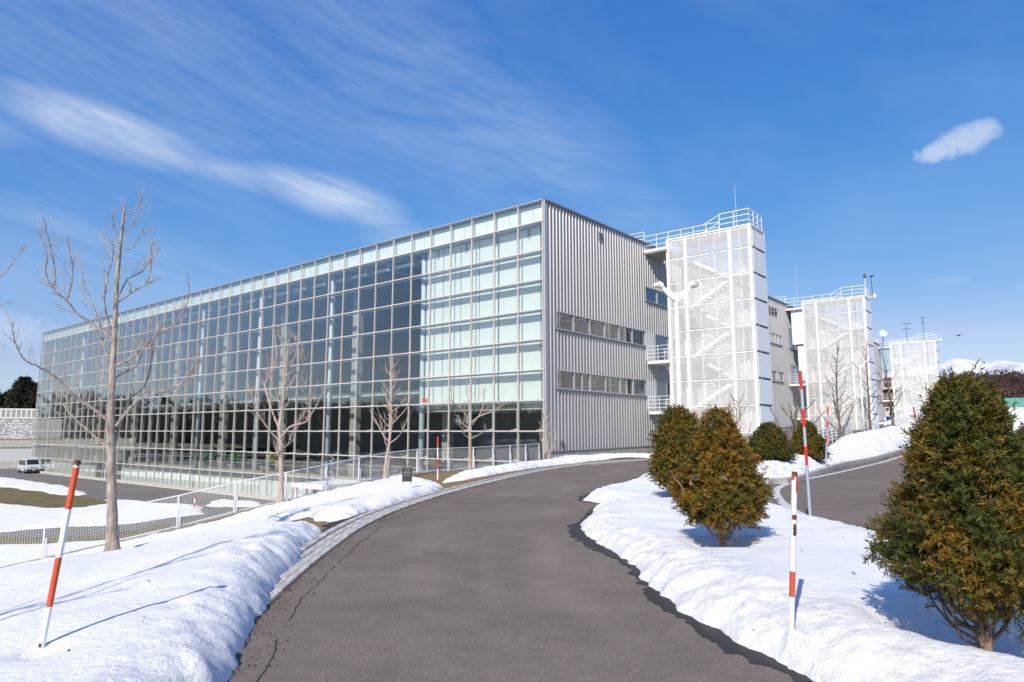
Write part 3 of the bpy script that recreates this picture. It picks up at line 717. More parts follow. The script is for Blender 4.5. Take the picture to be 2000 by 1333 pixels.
dm = MB().box(-.14, -.08, -.05, .05, PLAZA + .02, PLAZA + 2.1).box(-.14, -.08, 1.85, 1.95, PLAZA + .02, PLAZA + 2.1).box(-.14, -.08, .05, 1.85, PLAZA + 2.02, PLAZA + 2.1).box(-.13, -.09, .93, .97, PLAZA + .02, PLAZA + 2.02)
dm.build('entrance_door_frame', 'white_paint', bld, loc=(0, 63.0, 0))

# corrugated silver wall (plane p = 0), laid out round its openings
WLEN = 93.0
def zpl(s): return .30 + .012 * s if s < 16 else max(.30 + .012 * s, g1(B(s, -.5).x, B(s, -.5).y) + .35)
OPEN = [(1.2, 12.55, 7.90, 9.04, 6), (1.2, 12.55, 4.18, 5.36, 6), (12.75, 18.6, 11.38, 12.5, 3), (14.1, 18.6, 6.86, 9.0, 2), (14.1, 18.6, 3.15, 5.34, 2),
        (39.0, 43.6, 10.95, 12.05, 4), (39.0, 43.6, 6.9, 8.0, 4), (46.2, 49.5, 6.9, 9.0, 2), (46.2, 49.5, 10.9, 13.2, 2), (84.0, 92.0, 9.8, 11.0, 6), (84.0, 92.0, 6.2, 7.4, 6)]
def corr(s0, s1, z0, z1):
    b = MB(); prof = []; pitch = .36; s = math.floor(s0 / pitch) * pitch
    pts = [s0]
    raw = []
    while s < s1 + pitch:
        raw += [(s, .0), (s + .215, .0), (s + .25, -.075), (s + .325, -.075)]; s += pitch
    P = [(a, d) for a, d in raw if s0 < a < s1]
    def dep(x):
        for (a, d), (c, e) in zip(raw, raw[1:]):
            if a <= x <= c: return d + (e - d) * (x - a) / max(1e-6, c - a)
        return 0
    P = [(s0, dep(s0))] + P + [(s1, dep(s1))]
    vs = []
    for a, d in P: vs += [(a, d, z0), (a, d, z1)]
    b.add(vs, [(2 * i, 2 * i + 2, 2 * i + 3, 2 * i + 1) for i in range(len(P) - 1)])
    return b
sb = sorted({0.10, WLEN} | {o[0] for o in OPEN} | {o[1] for o in OPEN} | {12.65})
for s0, s1 in zip(sb, sb[1:]):
    if s1 - s0 < .02: continue
    zs = [0.0, ROOF - .06]; op = sorted([(o[2], o[3]) for o in OPEN if o[0] <= s0 + .001 and o[1] >= s1 - .001])
    z = -.3
    for a, c in op: corr(s0, s1, z, a).build('cladding_panel', 'silver', bld); z = c
    corr(s0, s1, z, ROOF - .05).build('cladding_panel', 'silver', bld)
MB().box(0, WLEN, -.14, .25, ROOF - .08, ROOF + .01).build('wall_coping', 'flashing', bld)
MB().box(.0, .12, -.10, .0, .3, ROOF - .08).build('corner_trim', 'silver_flat', bld)
MB().box(0, WLEN, .02, .30, -.3, .0).build('wall_base', 'dark_gap', bld)
b = MB()
ss = list(np.linspace(0, WLEN, 60)); vs = []
for s in ss: vs += [(s, -.095, -4.3 if s < .1 else -.4), (s, -.095, zpl(s)), (s, .02, zpl(s)), (s, .02, -.4)]
b.add(vs, [(4 * i + j, 4 * i + 4 + j, 4 * i + 5 + j, 4 * i + 1 + j) for i in range(len(ss) - 1) for j in range(3)])
b.build('plinth', 'concrete', bld)
b = MB(); vs = []
for s in ss: vs += [(s, -.125, zpl(s)), (s, -.125, zpl(s) + .09), (s, .0, zpl(s) + .09)]
b.add(vs, [(3 * i + j, 3 * i + 3 + j, 3 * i + 4 + j, 3 * i + 1 + j) for i in range(len(ss) - 1) for j in range(2)])
b.build('base_flashing', 'flashing', bld)
MB().box(-.02, .2, -.02, .3, PLAZA, -.2).build('corner_pier', 'concrete', bld)
for n_, (s0, s1, z0, z1, np_) in enumerate(OPEN):
    f = MB(); t = .05
    f.box(s0, s1, -.09, .12, z0, z0 + t).box(s0, s1, -.09, .12, z1 - t, z1).box(s0, s0 + t, -.09, .12, z0 + t, z1 - t).box(s1 - t, s1, -.09, .12, z0 + t, z1 - t)
    fo = f.build('window', 'silver_flat', bld)
    w = (s1 - s0) / np_
    for k in range(np_):
        a, c = s0 + k * w + (t if k == 0 else .035), s0 + (k + 1) * w - (t if k == np_ - 1 else .035)
        MB().box(a, c, .02, .045, z0 + t, z1 - t).build('window_pane', 'blue_glass' if n_ in (2, 3, 4, 7, 8) else 'window_glass', fo)
        if k: MB().box(s0 + k * w - .035, s0 + k * w + .035, -.06, .10, z0 + t, z1 - t).build('window_mullion', 'silver_flat', fo)
        if n_ == 1 and k in (1, 4):
            m_ = (a + c) / 2; MB().box(m_ - .04, m_ + .04, -.05, .06, z0 + t, z1 - t).box(a, a + .06, -.05, .06, z0 + t, z1 - t).box(c - .06, c, -.05, .06, z0 + t, z1 - t).build('sash', 'silver_flat', fo)
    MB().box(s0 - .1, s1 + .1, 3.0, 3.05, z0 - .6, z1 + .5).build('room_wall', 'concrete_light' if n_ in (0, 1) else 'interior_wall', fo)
    MB().box(s0 - .1, s1 + .1, .14, 3.0, z0 - .7, z0 - .6).box(s0 - .1, s1 + .1, .14, 3.0, z1 + .5, z1 + .6).build('room_floor', 'ceiling', fo)
    if n_ in (0, 1):
        g = MB()
        for k in range(4): g.bar((s0 + 1 + 2.7 * k, .8 + .3 * k, z0 - .5), (s0 + 3.2 + 2.6 * k, 2.2, z1 + .4), .07, .07)
        for zz in (z0 + .35, z0 + .7): g.bar((s0 + .5, 1.2, zz), (s1 - .4, 2.4, zz), .05, .05)
        g.build('stair_rail', 'white_paint', fo)
    MB().box(s0 - .03, s1 + .03, -.13, -.02, z0 - .06, z0 - .005).build('window_sill', 'flashing', fo)
MB().box(12.62, 14.06, -.05, .03, 6.86, 9.0).build('door_panel', 'panel_white', bld)
MB().box(12.62, 14.06, -.05, .03, 3.15, 5.34).build('door_panel', 'panel_white', bld)
v = MB().box(6.25, 6.8, -.10, -.07, 14.65, 15.25)
v = v.build('vent', 'silver_flat', bld)
g = MB()
for k in range(8): g.box(6.30, 6.75, -.115, -.102, 14.70 + k * .066, 14.74 + k * .066)
g.build('vent_louvre', 'dark_gap', v)
for k in range(4):
    MB().box(38.9 + k * .95, 39.5 + k * .95, -.11, -.07, 14.1, 14.85).build('high_window', 'van_glass', bld)
MB().box(1.6, 1.8, -.12, -.07, .6, 1.0).build('meter_box', 'dark_gap', bld)
# roof deck and far sides
MB().box(.4, 60, .1, LEN, ROOF - .5, ROOF - .2).build('roof_deck', 'concrete', bld)
MB().box(.3, 50, LEN, LEN + .25, PLAZA, ROOF - .1).build('far_end_wall', 'silver', bld)
MB().box(60, WLEN, .1, 40, ROOF - .5, ROOF - .2).build('roof_deck', 'concrete', bld)
MB().box(WLEN, WLEN + .2, -.1, 40, -.5, ROOF - .1).build('end_wall', 'silver', bld)

def rail(b, pts, h=1.1, n=3, post=1.1, r=.022):
    for a, c in zip(pts, pts[1:]):
        a = Vector(a); c = Vector(c); L_ = (c - a).length; k = max(1, int(round(L_ / post)))
        for j in range(k + 1):
            p = a.lerp(c, j / k); b.bar(p, p + Vector((0, 0, h)), r * 2, r * 2)
        for j in range(n):
            z = h * (j + 1) / n; b.bar(a + Vector((0, 0, z)), c + Vector((0, 0, z)), r * 2, r * 2)
    return b
# bridges from the wall to the stair towers
TOWERS = [(13.0, 12.7), (45.7, 45.4), (92.0, 91.5)]
for ti, (s0, sb_) in enumerate(TOWERS):
    lv = (3.05, 6.78) if ti < 2 else (6.6,)
    for z in lv:
        d = MB().box(s0 - .3, s0 + 2.6, -1.86, -.10, z - .22, z).build('bridge', 'white_paint', bld)
        rail(MB(), [(s0 - .26, -.1, z), (s0 - .26, -1.84, z)], 1.1, 4, .85, .016).build('railing', 'white_paint', d)
        rail(MB(), [(s0 + .5, -1.1, z), (s0 + .5, -1.84, z)], .9, 5, .36, .014).build('railing', 'white_paint', d)
    z = 15.28
    d = MB().box(s0 - .3, s0 + 2.6, -1.86, .5, z - .2, z).build('roof_bridge', 'white_paint', bld)
    MB().box(s0 - .25, s0 + 2.5, -1.8, -.1, z - .3, z - .21).build('bridge_soffit', 'concrete', d) if ti == 0 else None
    rail(MB(), [(s0 - .26, 1.2, ROOF), (s0 - .26, -.1, ROOF)], .8, 3, 1.0, .018).build('railing', 'white_paint', d)

# ------------------------------------------------------------------ stair towers
TL = ('nearest white meshed stair tower beside the silver wall', 'middle white meshed stair tower with weather instruments on top', 'farthest white meshed stair tower with a dish and aerials')
PA, PB, TD = -1.86, -8.06, 2.75
BAYS = [PA, -3.25, -6.62, PB]
def tower(ti, s0):
    T = thing('stair_tower', TL[ti], 'stair tower', BC, BROT, 'white stair towers along the wall')
    gz = min(g1(B(s0, PB).x, B(s0, PB).y), g1(B(s0, PA).x, B(s0, PA).y)) - .25
    top = 15.78
    lev = [14.25 - 1.82 * k for k in range(8) if 14.25 - 1.82 * k > gz + .6]
    for p in BAYS:
        MB().box(s0 - .02, s0 + .2, p - .11, p + .11, gz, top).build('column', 'white_paint', T)
        MB().box(s0 + TD - .2, s0 + TD, p - .11, p + .11, gz, top).build('column', 'white_paint', T)
    for z in lev + [top - .1]:
        MB().box(s0 + .02, s0 + .12, PB + .11, PA - .11, z - .045, z + .045).build('beam', 'white_paint', T)
        MB().box(s0 + TD - .12, s0 + TD - .02, PB + .11, PA - .11, z - .045, z + .045).build('beam', 'white_paint', T)
    zz = [top - .17] + lev + [gz]
    for j, (z1, z0) in enumerate(zip(zz, zz[1:])):
        for p1, p0 in zip(BAYS, BAYS[1:]):
            so = MB().box(s0 + .0, s0 + .015, p0 + .115, p1 - .115, z0 + .08, z1 - .0 - (.08 if j else 0)).build('mesh_screen', 'mesh_screen', T)
            n = 3 if p1 - p0 > 3 else 2
            if n > 1:
                t = MB()
                for q in range(1, n):
                    y = p0 + (p1 - p0) * q / n; t.box(s0 - .03, s0 - .003, y - .013, y + .013, z0 + .08, z1 - .08)
                t.build('screen_bar', 'white_paint', so)
            MB().box(s0 + TD - .015, s0 + TD, p0 + .115, p1 - .115, z0 + .08, z1 - .08).build('mesh_screen', 'mesh_screen', T)
        MB().box(s0 + .2, s0 + TD - .03, PB - .13, PB - .10, z0 + .10, z1 - .06).build('side_panel', 'panel_white', T)
        d = MB().box(s0 + .22, s0 + TD - .05, PB - .095, PB - .06, z0 - .09, z0 + .12).build('panel_gap', 'dark_gap', T)
        MB().box(s0 + .7, s0 + .8, PB - .12, PB - .096, z0 - .02, z0 + .06).build('bolt', 'white_paint', d)
    MB().box(s0 - .02, s0 + TD, PB - .13, PA + .1, top, top + .12).build('roof_slab', 'white_paint', T)
    # landings and flights
    full = [15.2 - 1.82 * k for k in range(9) if 15.2 - 1.82 * k > gz - .4]
    for j, z in enumerate(full):
        left = j % 2 == (0 if ti < 2 else 1)
        if left: MB().box(s0 + .25, s0 + TD - .25, BAYS[1], PA - .1, z - 1.12, z - .98).build('landing', 'panel_white', T)
        else: MB().box(s0 + .25, s0 + TD - .25, PB + .15, BAYS[2], z - 1.12, z - .98).build('landing', 'panel_white', T)
        if j == len(full) - 1: break
        zt, zb = z - 1.05, z - 1.82 - 1.05
        pt, pb = (BAYS[1] - .1, BAYS[2] + .1) if left else (BAYS[2] + .1, BAYS[1] - .1)
        so = s0 + (1.45 if left == (ti < 2) else .35)
        fl = MB()
        for ds in (0, .95): fl.bar((so + ds, pt, zt), (so + ds, pb, zb), .05, .26)
        fo = fl.build('stair_flight', 'white_paint', T)
        tr = MB()
        for q in range(10):
            f_ = (q + .5) / 10; p = pt + (pb - pt) * f_; zc = zt + (zb - zt) * f_
            tr.box(so + .03, so + .92, p - .13, p + .13, zc - .02, zc + .02)
        tr.build('treads', 'panel_white', fo)
        rl = MB()
        for dz in (.45, .75, 1.05): rl.bar((so, pt, zt + dz), (so, pb, zb + dz), .03, .03)
        for q in range(7):
            f_ = q / 6; p = pt + (pb - pt) * f_; zc = zt + (zb - zt) * f_
            rl.bar((so, p, zc), (so, p, zc + 1.05), .025, .025)
        rl.build('handrail', 'white_paint', fo)
        lr = MB(); pe = (BAYS[1] + .1, PA - .2) if left else (BAYS[2] - .1, PB + .2)
        rail(lr, [(s0 + .4, pe[0], zt), (s0 + .4, pe[1], zt)], 1.05, 4, .6, .014); lr.build('landing_rail', 'white_paint', T)
    # rooftop rails
    rail(MB(), [(s0 + .05, PA + 1.9, 15.3 if True else top), (s0 + .05, BAYS[2] + .7, 15.3)], 1.15, 3, .95, .02).build('roof_rail', 'white_paint', T)
    rail(MB(), [(s0 + .05, BAYS[2] + .7, 15.85), (s0 + .05, PB, 15.85), (s0 + TD - .2, PB, 15.85)], 1.15, 3, .9, .024).build('roof_rail', 'white_paint', T)
    st = MB()
    for z_ in (.55, 1.1): st.bar((s0 + .05, BAYS[2] + 2.0, 15.3 + z_), (s0 + .05, BAYS[2] + .7, 15.85 + z_), .04, .04)
    rail(st, [(s0 + 1.6, PA + .5, 15.3), (s0 + 1.6, BAYS[2] + 1.8, 15.3)], 1.0, 3, 1.0, .016)
    st.build('roof_rail', 'white_paint', T)
    return T
TW = [tower(i, t[0]) for i, t in enumerate(TOWERS)]
# rooftop equipment
def mast(s, p, z0, z1, lab, r=.03):
    b = MB().tube([(0, 0, 0), (0, 0, (z1 - z0) * .5), (0, 0, z1 - z0)], [r, r * .7, r * .35], 6)
    o = b.build('lightning_rod', 'pole_silver', loc=B(s, p, z0)); o.rotation_euler = (R(-1.2), 0, 0); return tag(o, lab, 'lightning rod')
mast(13.4, PB + 1.0, 15.9, 19.0, 'short lightning rod on the nearest stair tower')
mast(48.0, PA + 1.2, 15.3, 20.8, 'tall thin lightning rod beside the middle stair tower', .035)
mast(88.0, PA + 2.5, 15.3, 23.5, 'faint thin rod rising behind the satellite dish', .035)
# middle tower: white enclosure and instruments
t2 = TOWERS[1][0]
MB().box(t2 + .05, t2 + 2.5, -1.8, -.55, 11.2, 15.1).build('enclosure', 'panel_white', TW[1])
MB().box(t2 + .3, t2 + 2.5, -1.8, -1.0, 7.2, 11.1).build('enclosure', 'panel_white', TW[1])
wi = thing('wind_gauge', 'small dark wind gauge on the top corner of the middle tower', 'wind gauge', B(t2 + .8, PB - .1, 15.9))
MB().tube([(0, 0, 0), (0, 0, 2.1)], .035, 6).build('post', 'white_paint', wi)
MB().tube([(0, 0, 2.0), (0, 0, 2.15), (0, 0, 2.5)], [.13, .15, .05], 8).build('sensor_head', 'black_plastic', wi)
v = MB(); v.bar((.5, -.3, 2.1), (.9, .1, 2.25), .3, .12); v.tube([(.65, -.1, 0), (.65, -.1, 2.1)], .03, 6); v.build('vane', 'black_plastic', wi)
def camera_pod(loc, lab):
    t = thing('security_camera', lab, 'camera', loc); MB().bar((0, 0, 0), (.5, -.4, .2), .06, .06).build('arm', 'white_paint', t)
    MB().tube([(.5, -.4, -.15), (.5, -.4, 0), (.5, -.4, .25), (.5, -.4, .4)], [.12, .22, .22, .06], 10).build('dome', 'white_paint', t, True)
camera_pod(B(t2 + 1.6, PB - .1, 15.8), 'round white camera pod at the roof edge of the middle tower')
camera_pod(B(TOWERS[2][0] + .5, PB - .1, 15.8), 'small white camera pod on the far tower corner')
# dish and aerials on the far tower
t3 = TOWERS[2][0]
ds = thing('satellite_dish', 'round white satellite dish on a short mast by the far tower', 'satellite dish', B(t3 - .5, PA + .9, 15.3))
MB().tube([(0, 0, 0), (0, 0, 1.9)], .07, 8).build('mast', 'dark_gap', ds)
b = MB(); nseg = 24; vs = [(0, 0, 0)]; fs = []
for rr, dd in ((.3, .03), (.56, .11)):
    for j in range(nseg): a = 2 * math.pi * j / nseg; vs.append((rr * math.cos(a), -dd, rr * math.sin(a)))
for j in range(nseg):
    k = (j + 1) % nseg; fs.append((0, 1 + j, 1 + k)); fs.append((1 + j, 1 + nseg + j, 1 + nseg + k, 1 + k))
b.add(vs, fs); do = b.build('reflector', 'white_paint', ds, True, (0, -.1, 2.2)); do.rotation_euler = (R(-14), 0, R(-14))
def aerial(s, p, h, lab, wide):
    t = thing('television_aerial', lab, 'aerial', B(s, p, 15.8)); MB().tube([(0, 0, 0), (0, 0, h)], .035, 6).build('mast', 'dark_gap', t)
    for zz, l in ((h - .15, wide * .75), (h - 1.0, wide * .6)):
        e = MB(); e.bar((-l, 0, zz), (l, .2, zz), .04, .04)
        for q in np.linspace(-l, l, 9): e.bar((q, -.3, zz), (q, .3, zz + .0), .025, .025)
        e.build('elements', 'dark_gap', t)
aerial(t3 + .6, -4.2, 3.3, 'wide grey television aerial next to the satellite dish', 1.1)
aerial(t3 + .6, -6.6, 4.0, 'narrow grey television aerial at the right of the far tower', .35)

# ------------------------------------------------------------------ mesh fence along the retaining wall
fence = thing('mesh_fence', 'white wire mesh fence with paired posts following the curved bank', 'fence', (0, 0, 0))
FQ = resample(catmull(FEN[1:], 10), 1.75)
for i, p in enumerate(FQ):
    d = (FQ[min(i + 1, len(FQ) - 1)] - FQ[max(i - 1, 0)]); a = math.atan2(d.y, d.x)
    po = MB().box(-.02, .02, -.03, .03, -.05, 1.04).build('post', 'white_paint', fence, loc=p); po.rotation_euler = (0, 0, a)
    st = MB().box(.045, .085, -.04, .05, -.05, .60).build('post_brace', 'white_paint', fence, loc=p); st.rotation_euler = (0, 0, a)
for a, b in zip(FQ, FQ[1:]):
    up = Vector((0, 0, 1)); L_ = (b - a).length; d = (b - a) / L_
    MB().bar(a + up * 1.03, b + up * 1.03, .035, .035).build('top_rail', 'white_paint', fence)
    MB().bar(a + up * .06, b + up * .06, .03, .03).build('bottom_rail', 'white_paint', fence)
    m_ = MB(); n = int(L_ / .065)
    for k in range(1, n):
        q = a + d * (L_ * k / n); m_.tube([q + up * .07, q + up * 1.02], .0027, 3, False)
    for k in range(1, 15): m_.tube([a + up * (.06 + .965 * k / 15), b + up * (.06 + .965 * k / 15)], .0027, 3, False)
    tag(m_.build('wire_mesh', 'white_paint', fence), kind='stuff')

# small white canopy over the lower entrance, seen through the fence
cn = thing('entrance_canopy', 'flat white canopy on posts outside the lower glass level', 'canopy', BC, BROT)
MB().box(-4.6, -.3, 15.4, 19.0, -2.35, -2.05).build('canopy_roof', 'panel_white', cn)
for s_, p_ in ((-4.4, 18.8), (-4.4, 15.6), (-.5, 18.8), (-.5, 15.6)): MB().box(s_ - .06, s_ + .06, p_ - .06, p_ + .06, PLAZA, -2.35).build('post', 'white_paint', cn)
MB().box(-3.4, -.5, 15.45, 15.5, PLAZA, -2.4).build('side_glass', 'window_glass', cn)

# things seen just inside the glass
ob = thing('orange_crate', 'small orange crate with a thin frame standing inside the glass', 'crate', B(.75, 10.9, Z(1) - .0), BROT)
MB().box(-.2, .2, -.32, .32, .0, .42).build('crate_body', 'orange', ob)
MB().box(-.21, .21, -.335, .335, .36, .43).build('crate_rim', 'orange', ob)
b = MB()
for y in (-.28, .28): b.bar((-.1, y, .42), (0, y * .2, 1.35), .025, .025)
b.bar((0, -.08, 1.35), (0, .1, 1.5), .05, .05); b.build('frame', 'black_plastic', ob)
def pendant(s, p, z, lab):
    t = thing('pendant_lamp', lab, 'lamp', B(s, p, z), BROT + R(90), 'round pendants inside the glass hall')
    b = MB(); n = 20; vs = [(0, -.02, 0)] + [(.40 * math.cos(2 * math.pi * j / n), .02, .40 * math.sin(2 * math.pi * j / n)) for j in range(n)] + [(0, .12, 0)]
    b.add(vs, [(0, 1 + j, 1 + (j + 1) % n) for j in range(n)] + [(n + 1, 1 + (j + 1) % n, 1 + j) for j in range(n)]); b.build('disc', 'white_paint', t, True)
    MB().tube([(0, .05, .3), (0, .05, 1.05)], .015, 5).build('stem', 'white_paint', t)
pendant(2.0, 9.0, Z(0) + .75, 'left of the two paired white round lamps behind the near glass')
pendant(2.0, 8.1, Z(0) + .75, 'right of the two paired white round lamps behind the near glass')
pendant(2.0, 1.3, Z(0) + .8, 'single white round lamp behind the glass next to the corner')
def machine(s, p, z, m_, lab, k):
    t = thing('machine', lab, 'machine', B(s, p, z), BROT)
    MB().box(-.6, .6, -.9, .9, 0, .35).build('base', 'concrete', t)
    MB().box(-.45, .45, -.7, .1, .35, 1.2 + .2 * k).build('housing', m_, t)
    MB().tube([(0, .1, .75), (0, .85, .75)], .22, 10).build('drum', 'silver_flat', t)
    b = MB(); b.bar((0, -.3, 1.2 + .2 * k), (0, .6, 1.7 + .1 * k), .09, .09); b.bar((0, .6, 1.7 + .1 * k), (0, .6, 1.0), .07, .07); b.build('arm', m_, t)
mat('mc_green', (.05, .28, .10), .5); mat('mc_yellow', (.45, .36, .08), .5); mat('mc_grey', (.4, .42, .44), .5)
for k, (p, m_, l) in enumerate(((50, 'mc_green', 'green workshop machine behind the glass left of the big bare tree trunk'), (44, 'mc_green', 'green workshop machine behind the glass right of the big bare tree trunk'), (37, 'mc_yellow', 'yellow workshop machine behind the glass hall front'), (27, 'mc_grey', 'grey workshop machine with an arm behind the glass'), (15, 'mc_grey', 'dark workshop machine inside near the white blinds'))):
    machine(4.5, p, Z(-2), m_, l, k % 3)

# ------------------------------------------------------------------ bare trees
def perp(d):
    v = Vector((random.gauss(0, 1), random.gauss(0, 1), random.gauss(0, 1))); v = v - d * v.dot(d)
    return v.normalized()
def limb(mb, pts, r0, r1, n): mb.tube(pts, [r0 + (r1 - r0) * (i / (len(pts) - 1)) for i in range(len(pts))], n, False)
def twigs(mb, pts, r, length, depth, dens, up=.35, kink=.28):
    """side shoots along a limb, with short spurs"""
    L_ = sum((b - a).length for a, b in zip(pts, pts[1:])); n = max(1, int(L_ * dens)); P = resample(pts, L_ / max(4, len(pts) * 2))
    for _ in range(n):
        t = random.uniform(.18, 1.0); j = min(len(P) - 2, int(t * (len(P) - 1))); a = P[j].lerp(P[j + 1], random.random()); d = (P[j + 1] - P[j]).normalized()
        q = (d * random.uniform(.35, .8) + perp(d) * random.uniform(.5, .9) + Vector((0, 0, up))).normalized(); l = length * random.uniform(.4, 1.15) * (1.1 - .55 * t)
        S = [a]; k = 5
        for s in range(k):
            q = (q + perp(q) * kink * random.random() + Vector((0, 0, .10))).normalized(); S.append(S[-1] + q * (l / k))
        rr = r * (1 - .5 * t)
        limb(mb, S, rr, rr * .38, 4 if rr > .008 else 3)
        if depth > 0: twigs(mb, S, rr * .62, length * .48, depth - 1, dens * 1.5, up, kink)
def spurs(mb, pts, dens, l=.05, r=.006):
    for a, b in zip(pts, pts[1:]):
        for _ in range(int((b - a).length * dens + random.random())):
            p = a.lerp(b, random.random()); d = (b - a).normalized(); q = (perp(d) + d * .4).normalized()
            mb.tube([p, p + q * l * random.uniform(.5, 1.3)], [r, r * .6], 3, False)
def tree_thing(label, base, group='bare trees along the bank'):
    return thing('bare_tree', label, 'tree', base, 0, group)
def traced_tree(label, base, Y0, trunk, r0, limbs, m_, seed, tl=.62, dens=5.0, tk=1.0):
    random.seed(seed); T = tree_thing(label, base); B_ = Vector(base)
    tp = [B_ + Vector((0, 0, -.3))] + [at(x, y, Y0 + dz) for x, y, dz in trunk]; tp = resample(catmull(tp, 4), .12); n = len(tp)
    mb = MB(); rad = []
    zt = tp[-1].z - tp[0].z
    for i, p in enumerate(tp):
        t = (p.z - tp[0].z) / zt; rad.append(r0 * (1.0 - .80 * t ** .9) * (1 + .05 * math.sin(i * 1.7)) + .045 * r0 / .1 * math.exp(-(p.z - tp[0].z - .3) / .14))
    mb.tube([p - B_ for p in tp], rad, 12); mb.build('trunk', m_, T, True)
    cr = MB()
    for path, dy, r in limbs:
        k = len(path) - 1; P = [at(x, y, Y0 + dy * (i / k) ** 1.1) - B_ for i, (x, y) in enumerate(path)]
        P = resample(catmull(P, 5), .09)
        P = [p + Vector((random.gauss(0, .004), random.gauss(0, .006), random.gauss(0, .004))) if 0 < i < len(P) - 1 else p for i, p in enumerate(P)]
        limb(cr, P, r * .78, .0075 * tk, 7); spurs(cr, P, 9, .06, .007 * tk); twigs(cr, P, min(.0105, r * .5) * tk, tl, 1, dens * 1.3, kink=.16)
    top = [p - B_ for p in tp[int(n * .45):]]; twigs(cr, top, .010, tl * .8, 1, dens * 1.2)
    cr.build('crown', m_, T)
    return T
bz = at(222, 1076, 14.0)
traced_tree('tall bare tree with spreading limbs at the left, nearest to the camera', (bz.x, bz.y, bz.z), 14.0,
    [(219, 1000, 0), (217, 900, 0), (216, 820, 0), (219, 740, 0), (222, 680, 0), (228, 560, 0), (236, 470, 0), (244, 402, 0)], .112,
    [([(214, 824), (170, 790), (140, 769), (102, 731), (76, 717), (48, 703), (30, 672), (24, 630)], -1.2, .042),
     ([(213, 880), (184, 851), (143, 815), (120, 785), (105, 754)], 1.0, .03),
     ([(226, 832), (252, 800), (278, 777), (332, 759), (367, 739), (384, 690)], -1.4, .038),
     ([(222, 878), (230, 846), (252, 782), (283, 754), (298, 695), (310, 640)], 1.2, .034),
     ([(222, 664), (184, 635), (150, 612), (133, 590), (105, 567), (89, 533), (92, 498), (73, 450)], -1.0, .036),
     ([(130, 588), (138, 564), (142, 526), (131, 462)], -.8, .018),
     ([(105, 567), (108, 538), (98, 482), (85, 428)], -1.0, .018),
     ([(213, 704), (201, 671), (194, 628), (184, 602), (163, 554), (159, 518)], 1.3, .026),
     ([(220, 657), (207, 610), (204, 582), (212, 536), (221, 498), (219, 464)], -.7, .026),
     ([(229, 592), (268, 564), (288, 549), (296, 513), (296, 465)], -.9, .024),
     ([(231, 580), (250, 546), (275, 533), (291, 513), (312, 485)], 1.1, .020),
     ([(226, 714), (258, 698), (309, 653), (337, 638), (357, 610), (369, 577), (367, 532)], -1.0, .034),
     ([(242, 428), (258, 413), (275, 398), (276, 378)], -.3, .011), ([(243, 455), (265, 431), (275, 408), (288, 398)], .4, .011),
     ([(238, 468), (222, 444), (219, 421), (230, 411)], -.4, .011), ([(240, 493), (260, 480), (275, 459), (282, 446)], .3, .012),
     ([(236, 520), (216, 495), (205, 470), (200, 455)], .5, .012), ([(219, 745), (240, 728), (262, 720), (275, 700), (280, 660)], .9, .02),
     ([(216, 800), (195, 790), (178, 795), (150, 800)], -.6, .014), ([(218, 770), (196, 745), (188, 715), (190, 690)], .8, .014)], 'bark', 3)
bz2 = (-10.3, 12.2, g1(-10.3, 12.2))
traced_tree('bare tree at the left edge with only branch tips in view', bz2, 12.2,
    [(-160, 1000, 0), (-158, 800, 0), (-150, 600, 0), (-140, 450, 0)], .10,
    [([(-156, 700), (-90, 620), (-20, 560), (20, 520), (52, 476)], 0, .026), ([(-156, 760), (-80, 660), (-30, 610), (8, 593), (27, 589)], .3, .016),
     ([(-156, 800), (-90, 720), (-40, 690), (8, 676)], -.3, .016), ([(-155, 640), (-200, 560), (-230, 450)], .5, .02), ([(-155, 720), (-210, 640), (-260, 540)], -.8, .02)], 'bark', 8, tl=.25, dens=1.2)
def bare_tree(label, base, h, seed, r0, m_, n_l=14, spread=.45, first=.22, up=.9, lean=(0, 0), tl=.42, dens=3.0, group='bare trees along the bank', depth=1, tk=1.5):
    random.seed(seed); T = tree_thing(label, base, group)
    tp = [Vector((0, 0, -.3))]; q = Vector((lean[0], lean[1], 1)).normalized(); k = 16
    for i in range(k):
        q = (q + Vector((random.gauss(0, .035), random.gauss(0, .035), .05))).normalized(); tp.append(tp[-1] + q * ((h * .97 + .3) / k))
    rad = [r0 * (1 - .86 * (i / k) ** .9) + .03 * r0 / .08 * math.exp(-i / .9) for i in range(k + 1)]
    mb = MB(); mb.tube(tp, rad, 9); mb.build('trunk', m_, T, True); cr = MB()
    a = random.uniform(0, 6.28)
    for i in range(n_l):
        f = first + (.95 - first) * (i + random.uniform(-.3, .3)) / n_l; f = min(.97, max(first, f)); j = f * k; p = tp[int(j)].lerp(tp[min(k, int(j) + 1)], j % 1)
        a += 2.4 + random.uniform(-.5, .5); l = h * spread * (1.08 - f) * random.uniform(.75, 1.2)
        q = Vector((math.cos(a), math.sin(a), up * random.uniform(.55, 1.1))).normalized(); S = [p]; kk = 8
        for s in range(kk): q = (q + perp(q) * .16 + Vector((0, 0, .11))).normalized(); S.append(S[-1] + q * (l / kk))
        rr = max(.008, r0 * .42 * (1.1 - f)); rr = max(rr, .011 * tk); limb(cr, S, rr, .006 * tk, 6); spurs(cr, S, 5, .05, .006 * tk); twigs(cr, S, min(.010 * tk, rr * .6), tl * (1.2 - .5 * f), depth, dens)
    twigs(cr, tp[k // 2:], .008 * tk, tl * .8, depth, dens)
    cr.build('crown', m_, T); return T
bare_tree('bare tree behind the camera, known by its limb shadows on the left snow', (-5.9, .9, g1(-5.9, .9) + .2), 8.6, 61, .10, 'bark', 12, .34, .40, 1.3, tl=.5, dens=1.6, tk=1.3)
p = at(549, 976, 24.2)
